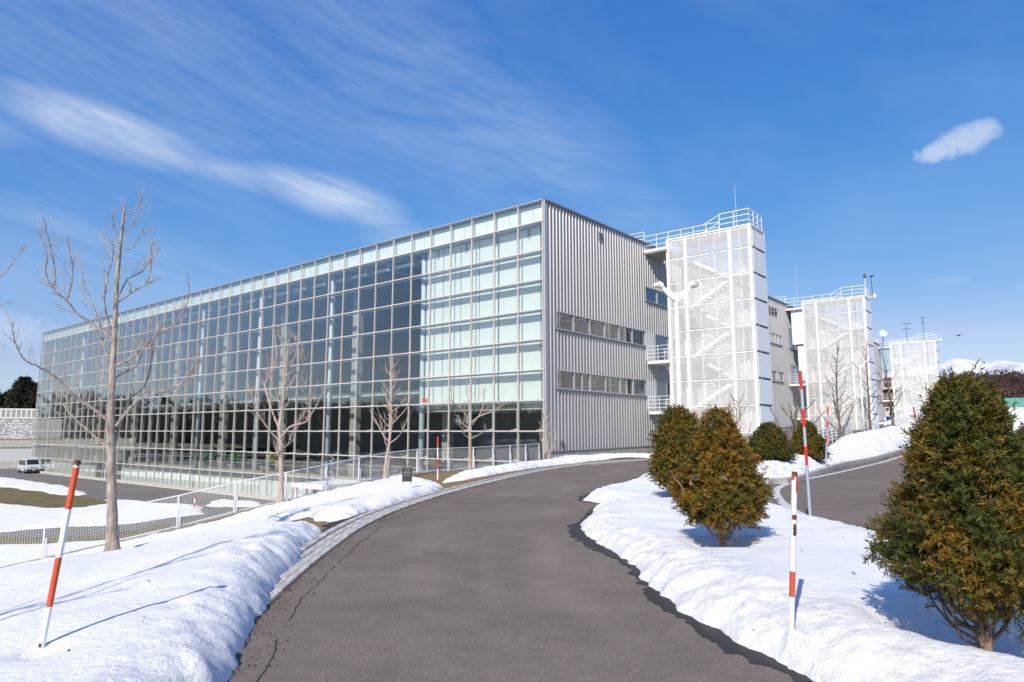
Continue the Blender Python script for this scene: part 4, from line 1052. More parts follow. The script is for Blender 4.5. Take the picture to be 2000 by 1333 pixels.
traced_tree('bare tree with forked limbs standing left of the lower fence', p, 24.2, [(549, 930, 0), (548, 870, 0), (546, 835, 0), (552, 790, 0), (558, 745, 0), (561, 700, 0), (563, 668, 0)], .098,
    [([(546, 862), (530, 845), (515, 825), (503, 805), (494, 782), (492, 755)], -1.0, .045), ([(544, 834), (530, 800), (520, 765), (518, 748), (535, 717), (541, 690), (536, 652)], .9, .05),
     ([(550, 853), (568, 833), (596, 825), (610, 806), (622, 785), (634, 760)], -1.0, .045), ([(607, 808), (603, 786), (592, 761), (590, 735)], -1.2, .025),
     ([(549, 815), (552, 784), (563, 759), (578, 733), (589, 710), (591, 672)], 1.0, .045), ([(551, 784), (559, 738), (558, 700), (543, 644)], -.6, .035), ([(560, 722), (578, 690), (577, 655)], .8, .025),
     ([(548, 880), (562, 868), (568, 850), (572, 835)], .6, .02), ([(547, 900), (538, 880), (534, 862)], -.5, .02), ([(553, 800), (540, 770), (532, 740), (522, 705)], -.7, .03)], 'bark_light', 21, tl=.85, dens=3.4, tk=1.5)
p = at(752, 938, 27.6); bare_tree('slim bare tree beside the black sign board', p, 5.3, 24, .085, 'bark_light', 22, .40, .28, .95, tl=.6, tk=1.9, dens=3.4)
p = at(918, 921, 29.6)
traced_tree('small bare tree with two spreading limbs in front of the white blinds', p, 29.6, [(917, 880, 0), (916.6, 856, 0), (915.5, 830, 0), (915, 806, 0)], .072,
    [([(915, 824), (907.6, 806), (894, 791), (883, 784), (881.7, 755)], -.7, .045), ([(918, 828), (937, 813), (966, 802), (993, 784)], -.6, .045), ([(916, 815), (915, 784), (911, 766), (912, 745)], .6, .035),
     ([(918, 858), (937, 849), (950, 836)], .5, .03), ([(916, 856), (905, 847), (902, 835)], -.4, .025), ([(922, 830), (939, 806), (946, 777), (944, 760)], .9, .035), ([(915, 838), (900, 825), (893, 812)], .5, .02)], 'bark_light', 31, tl=.6, dens=2.6, tk=1.7)
p = at(1074, 903, 37.2); bare_tree('slender bare sapling at the corner of glass and metal wall', p, 3.2, 35, .05, 'bark_light', 16, .45, .12, 1.6, tl=.5, tk=2.0)
G2 = 'bare trees by the stair towers'
bare_tree('tall straight bare tree before the middle stair tower, left of the lamp', (25.3, 53.0, g1(25.3, 53.0)), 8.2, 41, .105, 'bark_dark', 26, .34, .10, .75, tl=.6, dens=2.6, group=G2, tk=2.4)
bare_tree('straight bare tree right of the lamp at the middle stair tower', (34.9, 67.0, g1(34.9, 67.0)), 9.6, 42, .12, 'bark_dark', 26, .30, .12, .8, tl=.6, dens=2.4, group=G2, tk=2.4)
bare_tree('leaning bare tree between the middle and the farthest stair tower', (44.6, 80.5, g1(44.6, 80.5)), 10.2, 43, .16, 'bark_dark', 24, .34, .14, .7, lean=(-.06, 0), tl=.7, dens=2.2, group=G2, tk=2.4)
bare_tree('low spreading dark bare tree behind the farthest brown yew', (13.9, 33.6, g1(13.9, 33.6) + .2), 3.7, 44, .10, 'bark_dark', 13, .75, .16, .75, tl=.6, dens=3.4, group=G2, tk=2.4)
bare_tree('fan shaped bare tree behind the reddest yew, before the nearest tower', (9.9, 30.5, g1(9.9, 30.5)), 3.5, 45, .055, 'bark', 12, .70, .14, 1.25, tl=.5, dens=2.6, group=G2, tk=2.4)

# ------------------------------------------------------------------ yews
def unit(v): return v / np.maximum(np.linalg.norm(v, axis=1, keepdims=True), 1e-9)
def shoots(P, D, Ln, nb, bl, bw, rg):
    """each shoot is a short axis carrying nb narrow needles"""
    n = len(P); A = np.repeat(P, nb, 0); D_ = np.repeat(D, nb, 0); k = np.tile(np.arange(nb), n)
    rv = unit(rg.normal(size=(n * nb, 3))); side = unit(rv - D_ * (rv * D_).sum(1, keepdims=True))
    base = A + D_ * (Ln * (k / nb) )[:, None]
    dr = unit(D_ * rg.uniform(.5, 1.0, (n * nb, 1)) + side * rg.uniform(.5, .95, (n * nb, 1)))
    w = unit(np.cross(dr, D_ + .3 * rv)); l = bl * rg.uniform(.7, 1.25, (n * nb, 1)); ww = bw * rg.uniform(.8, 1.2, (n * nb, 1))
    V = np.stack([base, base + dr * l * .5 + w * ww, base + dr * l, base + dr * l * .5 - w * ww], 1).reshape(-1, 3)
    F = np.arange(n * nb * 4).reshape(-1, 4)
    return V, F, np.repeat(np.arange(n), nb * 4)
def cone_profile(t): return np.interp(t, [0, .12, .22, .5, .75, .9, 1.0], [.50, .90, 1.0, .72, .40, .22, .03])
def yew_tree(label, base, h, r, seed, ns, brown, prof=cone_profile, skirt=.20, nb=9, bl=.034, bw=.0075, trunk=.05, lean=0.0, group='clipped yews in the snow'):
    rg = np.random.default_rng(seed); random.seed(seed)
    T = thing('yew_tree', label, 'yew', base, rg.uniform(0, 6), group)
    per = 9; n = int(ns * 1.7 / per); t = rg.random(n) ** .80; a = rg.uniform(0, 2 * np.pi, n)
    lump = fbm(a * 2.2 + 3, t * 7, 1.0, 3, seed); lump2 = vnoise(a * 5, t * 13, seed + 3) - .5
    Rr = r * prof(t) * (1 + .30 * lump + .34 * lump2) * (1 + .22 * (rg.random(n) > .93) * rg.random(n))
    f = 1 - .45 * rg.random(n) ** 1.6
    z = h * (skirt + (1 - skirt) * t) + .07 * h * (1 - t) * (.5 - f) + .05 * lump * h
    P = np.stack([Rr * f * np.cos(a) + lean * h * t, Rr * f * np.sin(a), z], 1)
    hole = vnoise(a * 3.1 + 9, t * 9, seed + 8) + .45 * vnoise(a * 9, t * 24, seed + 9)
    keep = ((hole > .53) | (rg.random(n) < .10)) & ~((t < .16) & (rg.random(n) > .25 + t / .16 * .6)); P, t, a, f = P[keep], t[keep], a[keep], f[keep]
    D = unit(np.stack([np.cos(a) * .9, np.sin(a) * .9, .35 + .9 * t], 1) + .45 * rg.normal(size=(len(P), 3)))
    cl = np.repeat(np.arange(len(P)), per); cs = bl * 1.5
    P = P[cl] + rg.normal(size=(len(cl), 3)) * cs * .62 + D[cl] * rg.uniform(-1, 1.2, (len(cl), 1)) * cs; D = unit(D[cl] + .55 * rg.normal(size=(len(cl), 3))); t = t[cl]; a = a[cl]
    V, F, idx = shoots(P, D, bl * 1.5, nb, bl, bw, rg)
    c = fbm(a * 1.6, t * 5, 1.3, 3, seed + 30) * .5 + .5; m_ = np.clip((c - (1 - brown) * .75) * 2.2 + (rg.normal(0, .32, cl.max() + 1))[cl] + rg.normal(0, .10, len(P)), 0, 1)[:, None]
    gr = np.array([.098, .108, .016]); dk = np.array([.048, .058, .011]); bw_ = np.array([.30, .135, .018]); ye = np.array([.25, .175, .022])
    rr = np.clip(rg.random((cl.max() + 1, 1))[cl] * .7 + rg.random((len(P), 1)) * .3, 0, 1); col = (gr * (1 - rr) + dk * rr) * (1 - m_) + (bw_ * (1 - rr) + ye * rr) * m_
    col = np.concatenate([col, np.ones((len(P), 1))], 1)[idx]
    npmesh('foliage', V, F, 'foliage', T, smooth=False, attrs={'tint': ('FLOAT_COLOR', col)})
    # stems: a twisted trunk and many upright limbs showing in the gaps
    mb = MB(); tp = [Vector((0, 0, -.12)), Vector((.01, 0, .1 * h)), Vector((-.015, .01, .28 * h)), Vector((.02, 0, .55 * h)), Vector((0, 0, .93 * h))]
    tp = catmull(tp, 5); mb.tube(tp, [trunk * (1 - .82 * i / (len(tp) - 1)) * (1 + .08 * math.sin(i * 2.3)) + .022 * math.exp(-i / 1.3) for i in range(len(tp))], 9); mb.build('trunk', 'yew_wood', T, True)
    b = MB()
    for i in range(52):
        z0 = h * random.uniform(.06, .5); a_ = random.uniform(0, 6.28); tt = random.uniform(0, .75) ** 1.7; rr_ = r * float(prof(np.array([tt]))[0]) * random.uniform(.7, .98)
        e = Vector((rr_ * math.cos(a_), rr_ * math.sin(a_), h * (skirt + (1 - skirt) * tt))); s = Vector((0, 0, min(z0, e.z - .02))); mid = s.lerp(e, .5) + Vector((random.gauss(0, .03), random.gauss(0, .03), -.06 * h))
        S = catmull([s, mid, e], 5); limb(b, S, trunk * random.uniform(.18, .36), .004, 5); twigs(b, S, .005, .16, 0, 9, .2)
    b.build('branches', 'yew_wood', T)
    g = MB()
    for i in range(10):
        a_ = random.uniform(0, 6.28); tt = random.uniform(.05, .9); rr_ = r * float(prof(np.array([tt]))[0]) * .9
        s = Vector((rr_ * math.cos(a_), rr_ * math.sin(a_), h * (skirt + (1 - skirt) * tt))); q = Vector((math.cos(a_), math.sin(a_), .6)).normalized()
        S = [s]
        for _ in range(4): q = (q + perp(q) * .4).normalized(); S.append(S[-1] + q * .04 * h)
        limb(g, S, .008, .003, 4); twigs(g, S, .004, .09, 0, 22, .3)
    tag(g.build('dead_twigs', 'grey_twig', T), kind='stuff')
    return T
def prof_near(t): return np.interp(t, [0, .1, .2, .45, .6, .71, .80, .9, .96, 1.0], [.50, .90, 1.0, .74, .53, .40, .31, .24, .14, .03])
def prof_round(t): return np.interp(t, [0, .15, .35, .6, .8, .95, 1.0], [.66, .96, 1.0, .80, .52, .24, .05])
y0 = at(1921, 1262, 4.82)
yew_tree('big dark green and amber yew at the right edge, nearest to the camera', (y0.x, y0.y, snow_isl(y0.x, y0.y) - .02), 1.88, .50, 13, 12000, .42, prof_near, .26, 13, .042, .0046, .062)
y1 = at(1410, 1046, 8.75)
yew_tree('reddest brown yew with its bare multi-stemmed foot in the snow', (y1.x, y1.y, snow_isl(y1.x, y1.y) - .02), 1.60, .50, 12, 9500, .76, cone_profile, .24, 12, .046, .0060, .05)
y2 = at(1330, 968, 14.4)
yew_tree('dark olive yew close behind the reddest one, beside the road', (y2.x, y2.y, snow_isl(y2.x, y2.y) - .02), 1.80, .49, 11, 8000, .45, prof_round, .16, 11, .056, .0085, .05)
y3 = at(1503, 893, 26.2)
yew_tree('greenest rounded yew on the kerbed snow bank', (y3.x, y3.y, snow_bank(y3.x, y3.y) - .02), 1.42, .72, 14, 7000, .22, prof_round, .06, 7, .06, .014, .05)
y4 = at(1578, 884, 30.2)
yew_tree('dull brown cone shaped yew farthest back on the snow bank', (y4.x, y4.y, snow_bank(y4.x, y4.y) - .03), 1.62, .78, 15, 7000, .50, cone_profile, .06, 7, .065, .015, .05)
y5 = at(2012, 850, 12.0)
yew_tree('sliver of a yew at the right picture edge above the road', (5.75 + 3.1, 11.6, .0), 1.70, .5, 16, 5000, .4, prof_round, .15, 8, .04, .009, .05)

# ------------------------------------------------------------------ snow poles
def snow_pole(label, base, top, r, bands, rust=None):
    base = Vector(base); top = Vector(top); T = thing('snow_pole', label, 'snow pole', base, 0, 'striped snow marker poles')
    d = top - base
    for f0, f1, m_ in bands:     # fractions from the top
        MB().tube([d * (1 - f1), d * (1 - (f0 + f1) / 2), d * (1 - f0)], r, 14).build('band', m_, T, False)
    if rust:
        for f0, f1, a0, a1, m_ in rust:
            b = MB(); n = 7; m = 6; vs = []; q = d.normalized(); u = q.cross(Vector((0, 1, 0))).normalized(); w = u.cross(q)
            for i in range(m):
                for j in range(n):
                    f_ = f0 + (f1 - f0) * (i + random.uniform(-.35, .35)) / (m - 1); a = a0 + (a1 - a0) * (j + random.uniform(-.35, .35)) / (n - 1)
                    vs.append(d * (1 - f_) + (u * math.cos(a) + w * math.sin(a)) * (r + .0012))
            b.add(vs, [(i * n + j, i * n + j + 1, (i + 1) * n + j + 1, (i + 1) * n + j) for i in range(m - 1) for j in range(n - 1)]); b.build('paint_patch', m_, T)
    return T
random.seed(2)
b_ = at(80, 1246, 4.71); b_.z = snow_left(b_.x, b_.y) - .06
snow_pole('leaning orange and white pole standing in snow at far left', b_, at(152, 899, 4.86), .0200, [(0, .022, 'rust'), (.022, .04, 'pole_white'), (.04, .262, 'pole_orange'), (.262, .51, 'pole_white'), (.51, .755, 'pole_orange'), (.755, 1, 'pole_white')],
          [(.008, .032, 2.2, 6.6, 'rust'), (.93, .95, 4.2, 5.2, 'rust')])
b_ = at(1544, 1228, 5.08); b_.z = snow_isl(b_.x, b_.y) - .05
snow_pole('upright white pole with rust patches in the island snow', b_, at(1552, 922, 5.08), .0198, [(0, .018, 'rust'), (.018, .60, 'pole_white'), (.60, .75, 'pole_orange'), (.75, 1, 'pole_white')],
          [(.02, .125, 2.6, 4.6, 'pole_orange'), (.02, .05, 5.0, 6.6, 'pole_orange'), (.262, .29, 3.6, 5.6, 'rust'), (.315, .385, 3.2, 5.2, 'rust'), (.29, .32, 3.0, 3.7, 'rust'), (.01, .03, 3.4, 6.2, 'rust')])
b_ = at(1583, 1012, 11.4)
snow_pole('tall red and silver pole at the back edge of the island', b_, at(1563, 725, 11.4), .024, [(0, .13, 'pole_red'), (.13, .265, 'pole_silver'), (.265, .39, 'pole_red'), (.39, .52, 'pole_silver'), (.52, .65, 'pole_red'), (.65, 1, 'pole_silver')])
snow_pole('thin red and silver pole at the kerb beside the second road', at(1613, 918, 27.6), at(1617, 794, 27.6), .033, [(0, .12, 'pole_red'), (.12, .235, 'pole_silver'), (.235, .35, 'pole_red'), (.35, .465, 'pole_silver'), (.465, .58, 'pole_red'), (.58, 1, 'pole_silver')])
snow_pole('orange and white pole beside the black sign board', at(855, 944, 21.2), at(855, 853, 21.2), .024, [(0, .245, 'pole_orange'), (.245, .48, 'pole_white'), (.48, .70, 'pole_orange'), (.70, .93, 'pole_white'), (.93, 1, 'pole_orange')])
snow_pole('short red topped pole against the silver wall left of the yews', at(1285, 893, 37.0), at(1283, 861, 37.0), .055, [(0, .62, 'pole_red'), (.62, 1, 'pole_white')])
snow_pole('red tipped pole showing between the two island yews', at(1362, 880, 33), at(1360.5, 808, 33), .035, [(0, .14, 'pole_red'), (.14, .5, 'pole_white'), (.5, .7, 'pole_red'), (.7, 1, 'pole_white')])
pz = atz(379, 994, PLAZA); snow_pole('small red and white pole on the lower plaza behind the fence', pz, pz + Vector((.05, 0, 1.05)), .05, [(0, .3, 'pole_red'), (.3, .6, 'pole_white'), (.6, 1, 'pole_red')])
pz = atz(456, 990, PLAZA); snow_pole('tiny orange stub pole on the lower plaza', pz, pz + Vector((0, 0, .4)), .05, [(0, 1, 'pole_orange')])
b_ = at(1797, 860, 47); snow_pole('leaning red and white pole by the big yew top', b_, at(1784, 795, 47), .05, [(0, .28, 'pole_red'), (.28, .42, 'pole_white'), (.42, .62, 'pole_red'), (.62, 1, 'pole_white')])

# ------------------------------------------------------------------ lamps
def lamp(label, x, y, h=6.25, rz=0.0):
    z = g1(x, y); T = thing('street_lamp', label, 'street lamp', (x, y, z), rz, 'white twin arm street lamps')
    MB().tube([(0, 0, -.2), (0, 0, 2.4), (0, 0, h)], [.085, .08, .066], 14).build('pole', 'white_paint', T, True)
    for s in (-1, 1):
        b = MB(); vs = []
        for (px, pz, hh) in ((0, h - .12, .14), (.30 * s, h + .10, .12), (.47 * s, h + .26, .07)):
            for dy, dz in ((-.07, -hh), (.07, -hh), (.07, hh), (-.07, hh)): vs.append((px, dy, pz + dz))
        b.add(vs, [(4 * i + j, 4 * i + (j + 1) % 4, 4 * i + 4 + (j + 1) % 4, 4 * i + 4 + j) for i in range(2) for j in range(4)] + [(8, 9, 10, 11)])
        b.build('arm', 'white_paint', T)
        hd = MB(); q = Vector((.92 * s, 0, .28)).normalized() if False else None
        hd.tube([(.44 * s, 0, h + .24), (.50 * s, 0, h + .37), (.60 * s, 0, h + .43), (.70 * s, 0, h + .40), (.78 * s, 0, h + .34)], [.06, .095, .10, .075, .035], 10)
        ho = hd.build('lamp_head', 'white_paint', T, True)
        MB().tube([(.60 * s, 0, h + .345), (.72 * s, 0, h + .325)], [.07, .055], 8).build('lens', 'concrete', ho)
    MB().box(-.03, .03, -.05, .05, h + .02, h + .14).build('cap', 'white_paint', T)
lamp('tall white twin arm lamp before the nearest stair tower', 5.68, 23.2)
lamp('white twin arm lamp before the middle stair tower', 31.7, 62.0)
lamp('distant white twin arm lamp before the farthest stair tower', 55.5, 92.0)

# ------------------------------------------------------------------ black sign board
sp = at(795, 941, 22.0); S_ = thing('sign_board', 'small black notice board with pale writing beside the fence', 'sign', (sp.x, sp.y, sp.z - .06), R(6))
MB().box(-.155, .155, -.012, .012, .06, .50).build('board', 'sign_black', S_)
MB().box(-.13, -.11, .012, .05, 0, .3).build('leg', 'sign_black', S_); MB().box(.11, .13, .012, .05, 0, .3).build('leg', 'sign_black', S_)
t = MB()
for cx in (-.035, .045):
    for z_ in (.455, .435, .415): t.box(cx - .016, cx + .016, -.0145, -.0125, z_ - .004, z_ + .004)
    t.box(cx - .003, cx + .003, -.0150, -.0146, .405, .465)
for k, z_ in enumerate((.365, .352, .339, .326)):
    for j in range(7): t.box(-.11 + j * .032, -.088 + j * .032, -.0145, -.0125, z_ - .003, z_ + .003)
for z_ in (.27, .25): t.box(-.11, .09, -.0140, -.0125, z_ - .0025, z_ + .0025)
t.build('lettering', 'sign_mark', S_)

# ------------------------------------------------------------------ van
def build_van():
    T = thing('van', 'silver van parked at the far end of the glass hall', 'van', atz(56, 924, PLAZA), R(-42))
    prof = [(-2.3, .35), (-2.35, 1.0), (-2.25, 1.75), (-2.1, 1.95), (1.0, 1.98), (1.25, 1.9), (1.95, 1.15), (2.28, .98), (2.36, .6), (2.33, .33)]
    b = MB(); n = len(prof); vs = []
    for y, k in ((-.84, .93), (-.86, 1.0), (.86, 1.0), (.84, .93)):
        for x, z in prof:
            ins = .10 * max(0, (z - 1.05)) / .9; yy = (abs(y) - ins) * (1 if y > 0 else -1); vs.append((x * (1 if k == 1 else .985), yy, .35 + (z - .35) * (1 if k == 1 else .985)))
    fs = [tuple(range(n))[::-1], tuple(3 * n + i for i in range(n))]
    for j in range(3):
        for i in range(n): k = (i + 1) % n; fs.append((j * n + i, j * n + k, (j + 1) * n + k, (j + 1) * n + i))
    b.add(vs, fs); b.build('body', 'van_paint', T)
    for s in (-1, 1):
        def yz(z): return s * (.868 - .10 * max(0, z - 1.05) / .9)
        for x0, x1, x2, x3 in ((-2.0, -1.0, -1.0, -2.05), (-.92, .05, .05, -.92), (.15, 1.62, 1.22, .15)):
            q = [(x0, yz(1.15), 1.15), (x1, yz(1.15), 1.15), (x2, yz(1.78) + s * .006, 1.78), (x3, yz(1.78) + s * .006, 1.78)]
            MB().add(q, [(0, 1, 2, 3)]).build('side_window', 'van_glass', T)
        for x in (-1.45, 1.45):
            w = MB().tube([(x, s * .60, .33), (x, s * .875, .33)], .33, 18).build('wheel', 'rubber', T)
            MB().tube([(x, s * .86, .33), (x, s * .885, .33)], .19, 14).build('rim', 'chrome', w)
        MB().box(2.20, 2.31, s * .62 - .14, s * .62 + .14, .80, .98).build('headlight', 'plate_white', T)
        MB().box(1.50, 1.62, s * .90 - .05, s * .90 + .08 * s, 1.12, 1.32).build('wing_mirror', 'black_plastic', T)
        MB().box(.10, .115, s * .862 - .006, s * .862 + .006, .45, 1.1).build('door_seam', 'black_plastic', T)
    MB().add([(1.91, -.72, 1.22), (1.91, .72, 1.22), (1.30, .66, 1.87), (1.30, -.66, 1.87)], [(0, 1, 2, 3)]).build('windscreen', 'van_glass', T)
    MB().box(2.28, 2.40, -.84, .84, .28, .58).build('bumper', 'black_plastic', T)
    MB().box(2.28, 2.345, -.45, .45, .70, .82).build('grille', 'flashing', T)
    MB().box(2.40, 2.415, -.17, .17, .42, .52).build('number_plate', 'plate_white', T)
build_van()

# ------------------------------------------------------------------ left background buildings
lb = thing('perforated_building', 'low white building with a dotted perforated wall beyond the hall', 'building', (-94.5, 128, 0), R(22))
MB().box(-16, 14, 0, 10, -.6, 3.9).build('wall', 'grey_wall', lb)
MB().box(-11.5, 14, -.05, 10, 3.95, 5.8).build('upper_band', 'panel_white', lb)
b = MB()
for x in np.arange(-11, 13.5, .8): b.box(x, x + .55, -.09, -.06, 4.25, 5.6)
b.build('louvre_windows', 'grey_wall', lb)
rg = np.random.default_rng(4); b = MB()
for x in np.arange(-15.6, 13.6, .36):
    for z_ in np.arange(-.4, 3.7, .30):
        if rg.random() < .42 + .3 * math.sin(x * .9) ** 2: b.box(x, x + .27, -.04, -.01, z_, z_ + .22)
tag(b.build('dot_panels', 'panel_white', lb), kind='stuff')
MB().box(-30, -16, 1, 10, -.6, 4.2).build('side_wing', 'silver_flat', lb)
gw = thing('boundary_wall', 'long grey concrete wall behind the silver van', 'wall', (-76, 110, 0), R(14))
MB().box(-40, 11, 0, .4, PLAZA, PLAZA + 1.2).build('lower_wall', 'concrete', gw)
MB().box(-40, 11, .2, .5, PLAZA + 1.2, PLAZA + 3.3).build('panel_wall', 'silver_flat', gw)
MB().box(-40, 11, -.02, .6, PLAZA + 3.3, PLAZA + 4.4).build('upper_wall', 'concrete', gw)
tag(MB().box(-40, 60, .5, 40, PLAZA + 3.2, PLAZA + 4.35).build('terrace', 'dry_grass', gw))
db = thing('door_shed', 'narrow white box shed standing against the far glass edge', 'shed', (-71.0, 103.5, PLAZA), R(20))
MB().box(-.6, .6, -.5, .5, 1.2, 4.6).build('shed_body', 'panel_white', db); MB().box(.62, 1.4, -.5, .5, 0, 4.5).build('shaft', 'dark_gap', db); MB().box(-.7, .7, -.6, .6, 1.0, 1.2).build('base', 'flashing', db)

# ------------------------------------------------------------------ far trees, woods, hills
def conifer(label, base, h, r, seed, n=2600):
    rg = np.random.default_rng(seed); T = thing('conifer_tree', label, 'tree', base, 0, 'dark conifers behind the low building')
    t = rg.random(n) ** 1.3; a = rg.uniform(0, 2 * np.pi, n); lump = fbm(a * 2, t * 8, 1, 3, seed)
    Rr = r * np.interp(t, [0, .2, .6, .9, 1], [.8, 1, .7, .3, .05]) * (1 + .5 * lump); f = 1 - .6 * rg.random(n) ** 1.4
    P = np.stack([Rr * f * np.cos(a), Rr * f * np.sin(a), h * (.12 + .88 * t)], 1); D = unit(np.stack([np.cos(a), np.sin(a), .1 + 0 * a], 1) + .5 * rg.normal(size=(n, 3)))
    V, F, idx = shoots(P, D, .7, 4, .8, .16, rg); rr = rg.random((n, 1)); col = np.array([.045, .038, .018]) * (1 - rr) + np.array([.018, .022, .012]) * rr
    npmesh('crown', V, F, 'foliage', T, smooth=False, attrs={'tint': ('FLOAT_COLOR', np.concatenate([col, np.ones((n, 1))], 1)[idx])})
    MB().tube([(0, 0, -1), (0, 0, h * .9)], [.35, .06], 7).build('trunk', 'bark_dark', T)
for k, (px, h, l) in enumerate(((-34, 14.5, 'dark conifer at the very left edge behind the dotted wall'), (14, 12.6, 'first of the dark conifers over the dotted wall'), (40, 15.6, 'tallest dark conifer over the dotted wall'), (57, 14.6, 'broad dark conifer over the dotted wall'), (76, 13.8, 'dark conifer touching the edge of the glass hall'))):
    p = at(px, 843, 158 + 7 * (k % 2)); conifer(l, (p.x, p.y, -2.0), h, 4.6, 50 + k)
def wood(name, label, n, place, hmin, hmax, spread, seed, cols, per=26, bw=.10):
    """distant leafless wood: many small twig blades per tree, joined"""
    rg = np.random.default_rng(seed); xy, zz = place(rg, n); h = rg.uniform(hmin, hmax, n)
    i = np.repeat(np.arange(n), per); t = rg.random(n * per); a = rg.uniform(0, 6.283, n * per)
    rr = spread * h[i] * (.35 + .65 * np.sin(np.pi * np.clip(t * .9 + .08, 0, 1))) * rg.random(n * per) ** .5
    P = np.stack([xy[i, 0] + rr * np.cos(a), xy[i, 1] + rr * np.sin(a), zz[i] + h[i] * (.12 + .8 * t)], 1)
    D = unit(np.stack([np.cos(a) * .5, np.sin(a) * .5, .9 + 0 * a], 1) + .3 * rg.normal(size=(n * per, 3))); w = unit(np.cross(D, rg.normal(size=(n * per, 3))))
    l = (.16 * h[i])[:, None]; W_ = bw * h[i][:, None] * .12
    V = np.stack([P - w * W_, P + w * W_, P + D * l + w * W_ * .3, P + D * l - w * W_ * .3], 1).reshape(-1, 3)
    # trunks
    tw = (.012 * h)[:, None]; ux = np.array([[1, 0, 0]]); b0 = np.stack([xy[:, 0], xy[:, 1], zz - .5], 1); b1 = b0 + np.array([0, 0, 1]) * (h * .7)[:, None]
    V2 = np.stack([b0 - ux * tw, b0 + ux * tw, b1 + ux * tw * .4, b1 - ux * tw * .4], 1).reshape(-1, 3)
    V = np.concatenate([V, V2]); F = np.arange(len(V)).reshape(-1, 4)
    k = rg.random((n, 1)); c = np.array(cols[0]) * (1 - k) + np.array(cols[1]) * k; c = np.concatenate([c, np.ones((n, 1))], 1); C = np.concatenate([np.repeat(c, per * 4, 0), np.repeat(c * .8, 4, 0)])
    o = npmesh(name, V, F, 'foliage', None, smooth=False, attrs={'tint': ('FLOAT_COLOR', C)}); return tag(o, label, 'wood', kind='stuff')
def belt(p0, p1, dep, z):
    def f(rg, n):
        t = rg.random(n); q = rg.random(n) * dep; p0_, p1_ = np.array(p0), np.array(p1); d = (p1_ - p0_) / np.linalg.norm(p1_ - p0_); nn = np.array([-d[1], d[0]])
        return p0_ + (p1_ - p0_) * t[:, None] + nn * q[:, None], np.full(n, z)
    return f
# wood standing opposite the glass front, outside the frame, mirrored in the panes
wood('leafless_wood', 'leafless wood opposite the glass hall, mirrored in its panes', 520, belt((-250, -60), (-150, 128), 45, PLAZA), 9, 17, .26, 71, ((.06, .05, .04), (.03, .027, .02)), 46, .22)
wood('leafless_wood', 'dark leafless trees left of the plaza, mirrored in the panes', 200, belt((-104, 30), (-118, 95), 18, PLAZA), 6, 12, .28, 72, ((.05, .042, .03), (.025, .022, .016)), 60, .22)
# brown wooded hill at the right
def hillz(x, y): return 2.5 + 31 * smooth01((x - 235) / 110) * np.exp(-((y - 500) / 150) ** 2) + 6 * fbm(x, y, .008, 3, 4)
xs = axis([(230, 900, 14)]); ys = axis([(320, 900, 14)]); YY, XX = np.meshgrid(ys, xs, indexing='ij')
mat('hill_soil', (.11, .085, .07), .95, col2=(.20, .19, .19), scale=.04)
o = npmesh('hill', np.stack([XX, YY, hillz(XX, YY) - 1 - 8 * smooth01((300 - XX) / 60)], -1).reshape(-1, 3), grid_faces(len(ys), len(xs)), 'hill_soil'); tag(o, kind='structure')
def onhill(rg, n):
    x = rg.uniform(236, 620, n); y = rg.uniform(340, 640, n); return np.stack([x, y], 1), hillz(x, y) - 1
wood('hillside_wood', 'brown leafless wood covering the hill at the right', 4200, onhill, 9, 15, .30, 73, ((.105, .062, .052), (.062, .044, .040)), 30, .30)
wood('hedge_belt', 'dark green tree belt under the brown hillside wood', 420, belt((205, 262), (420, 300), 14, 2.6), 7, 10, .34, 74, ((.050, .052, .016), (.034, .040, .014)), 60, .5)
# green net fence and its posts on the far snow bank
nf = thing('net_fence', 'long green net fence above the far snow bank at the right', 'fence', (0, 0, 0))
n0, n1 = at(1918, 800, 112), at(2080, 799, 104)
for k in range(17):
    p = n0.lerp(n1, k / 16); MB().box(-.07, .07, -.07, .07, -2.5, 1.75).build('post', 'green_net', nf, loc=p)
for k in range(16):
    a, c = n0.lerp(n1, k / 16), n0.lerp(n1, (k + 1) / 16); d = (c - a).normalized(); a = a + d * .09; c = c - d * .09
    MB().add([(a.x, a.y, a.z), (c.x, c.y, c.z), (c.x, c.y, c.z + 1.7), (a.x, a.y, a.z + 1.7)], [(0, 1, 2, 3)]).build('net_panel', 'net_screen', nf)
MB().bar(n0 + Vector((0, 0, 1.72)), n1 + Vector((0, 0, 1.72)), .09, .09).build('top_rail', 'green_net', nf)
# brown block with balconies behind the gap between the towers
bb = thing('brown_building', 'brown block with pale balconies in the gap beside the far tower', 'building', at(1748, 843, 150), R(-32))
MB().box(-8, 9, 0, 10, -2, 12).build('wall', 'brick_brown', bb)
for z_ in (3.0, 9.6):
    s_ = MB().box(-8, 9, -1.4, -.02, z_ - .5, z_).build('balcony', 'beige', bb)
    rail(MB(), [(-8, -1.35, z_), (9, -1.35, z_)], 2.2, 2, .8, .06).build('railing', 'white_paint', s_)
for x in (-4, 0, 4): MB().box(x - .8, x + .8, -.06, -.01, 4.2, 7.2).build('window', 'van_glass', bb)
MB().box(-8, 9, -1.2, -.02, -2, .8).build('ground_wall', 'silver_flat', bb)
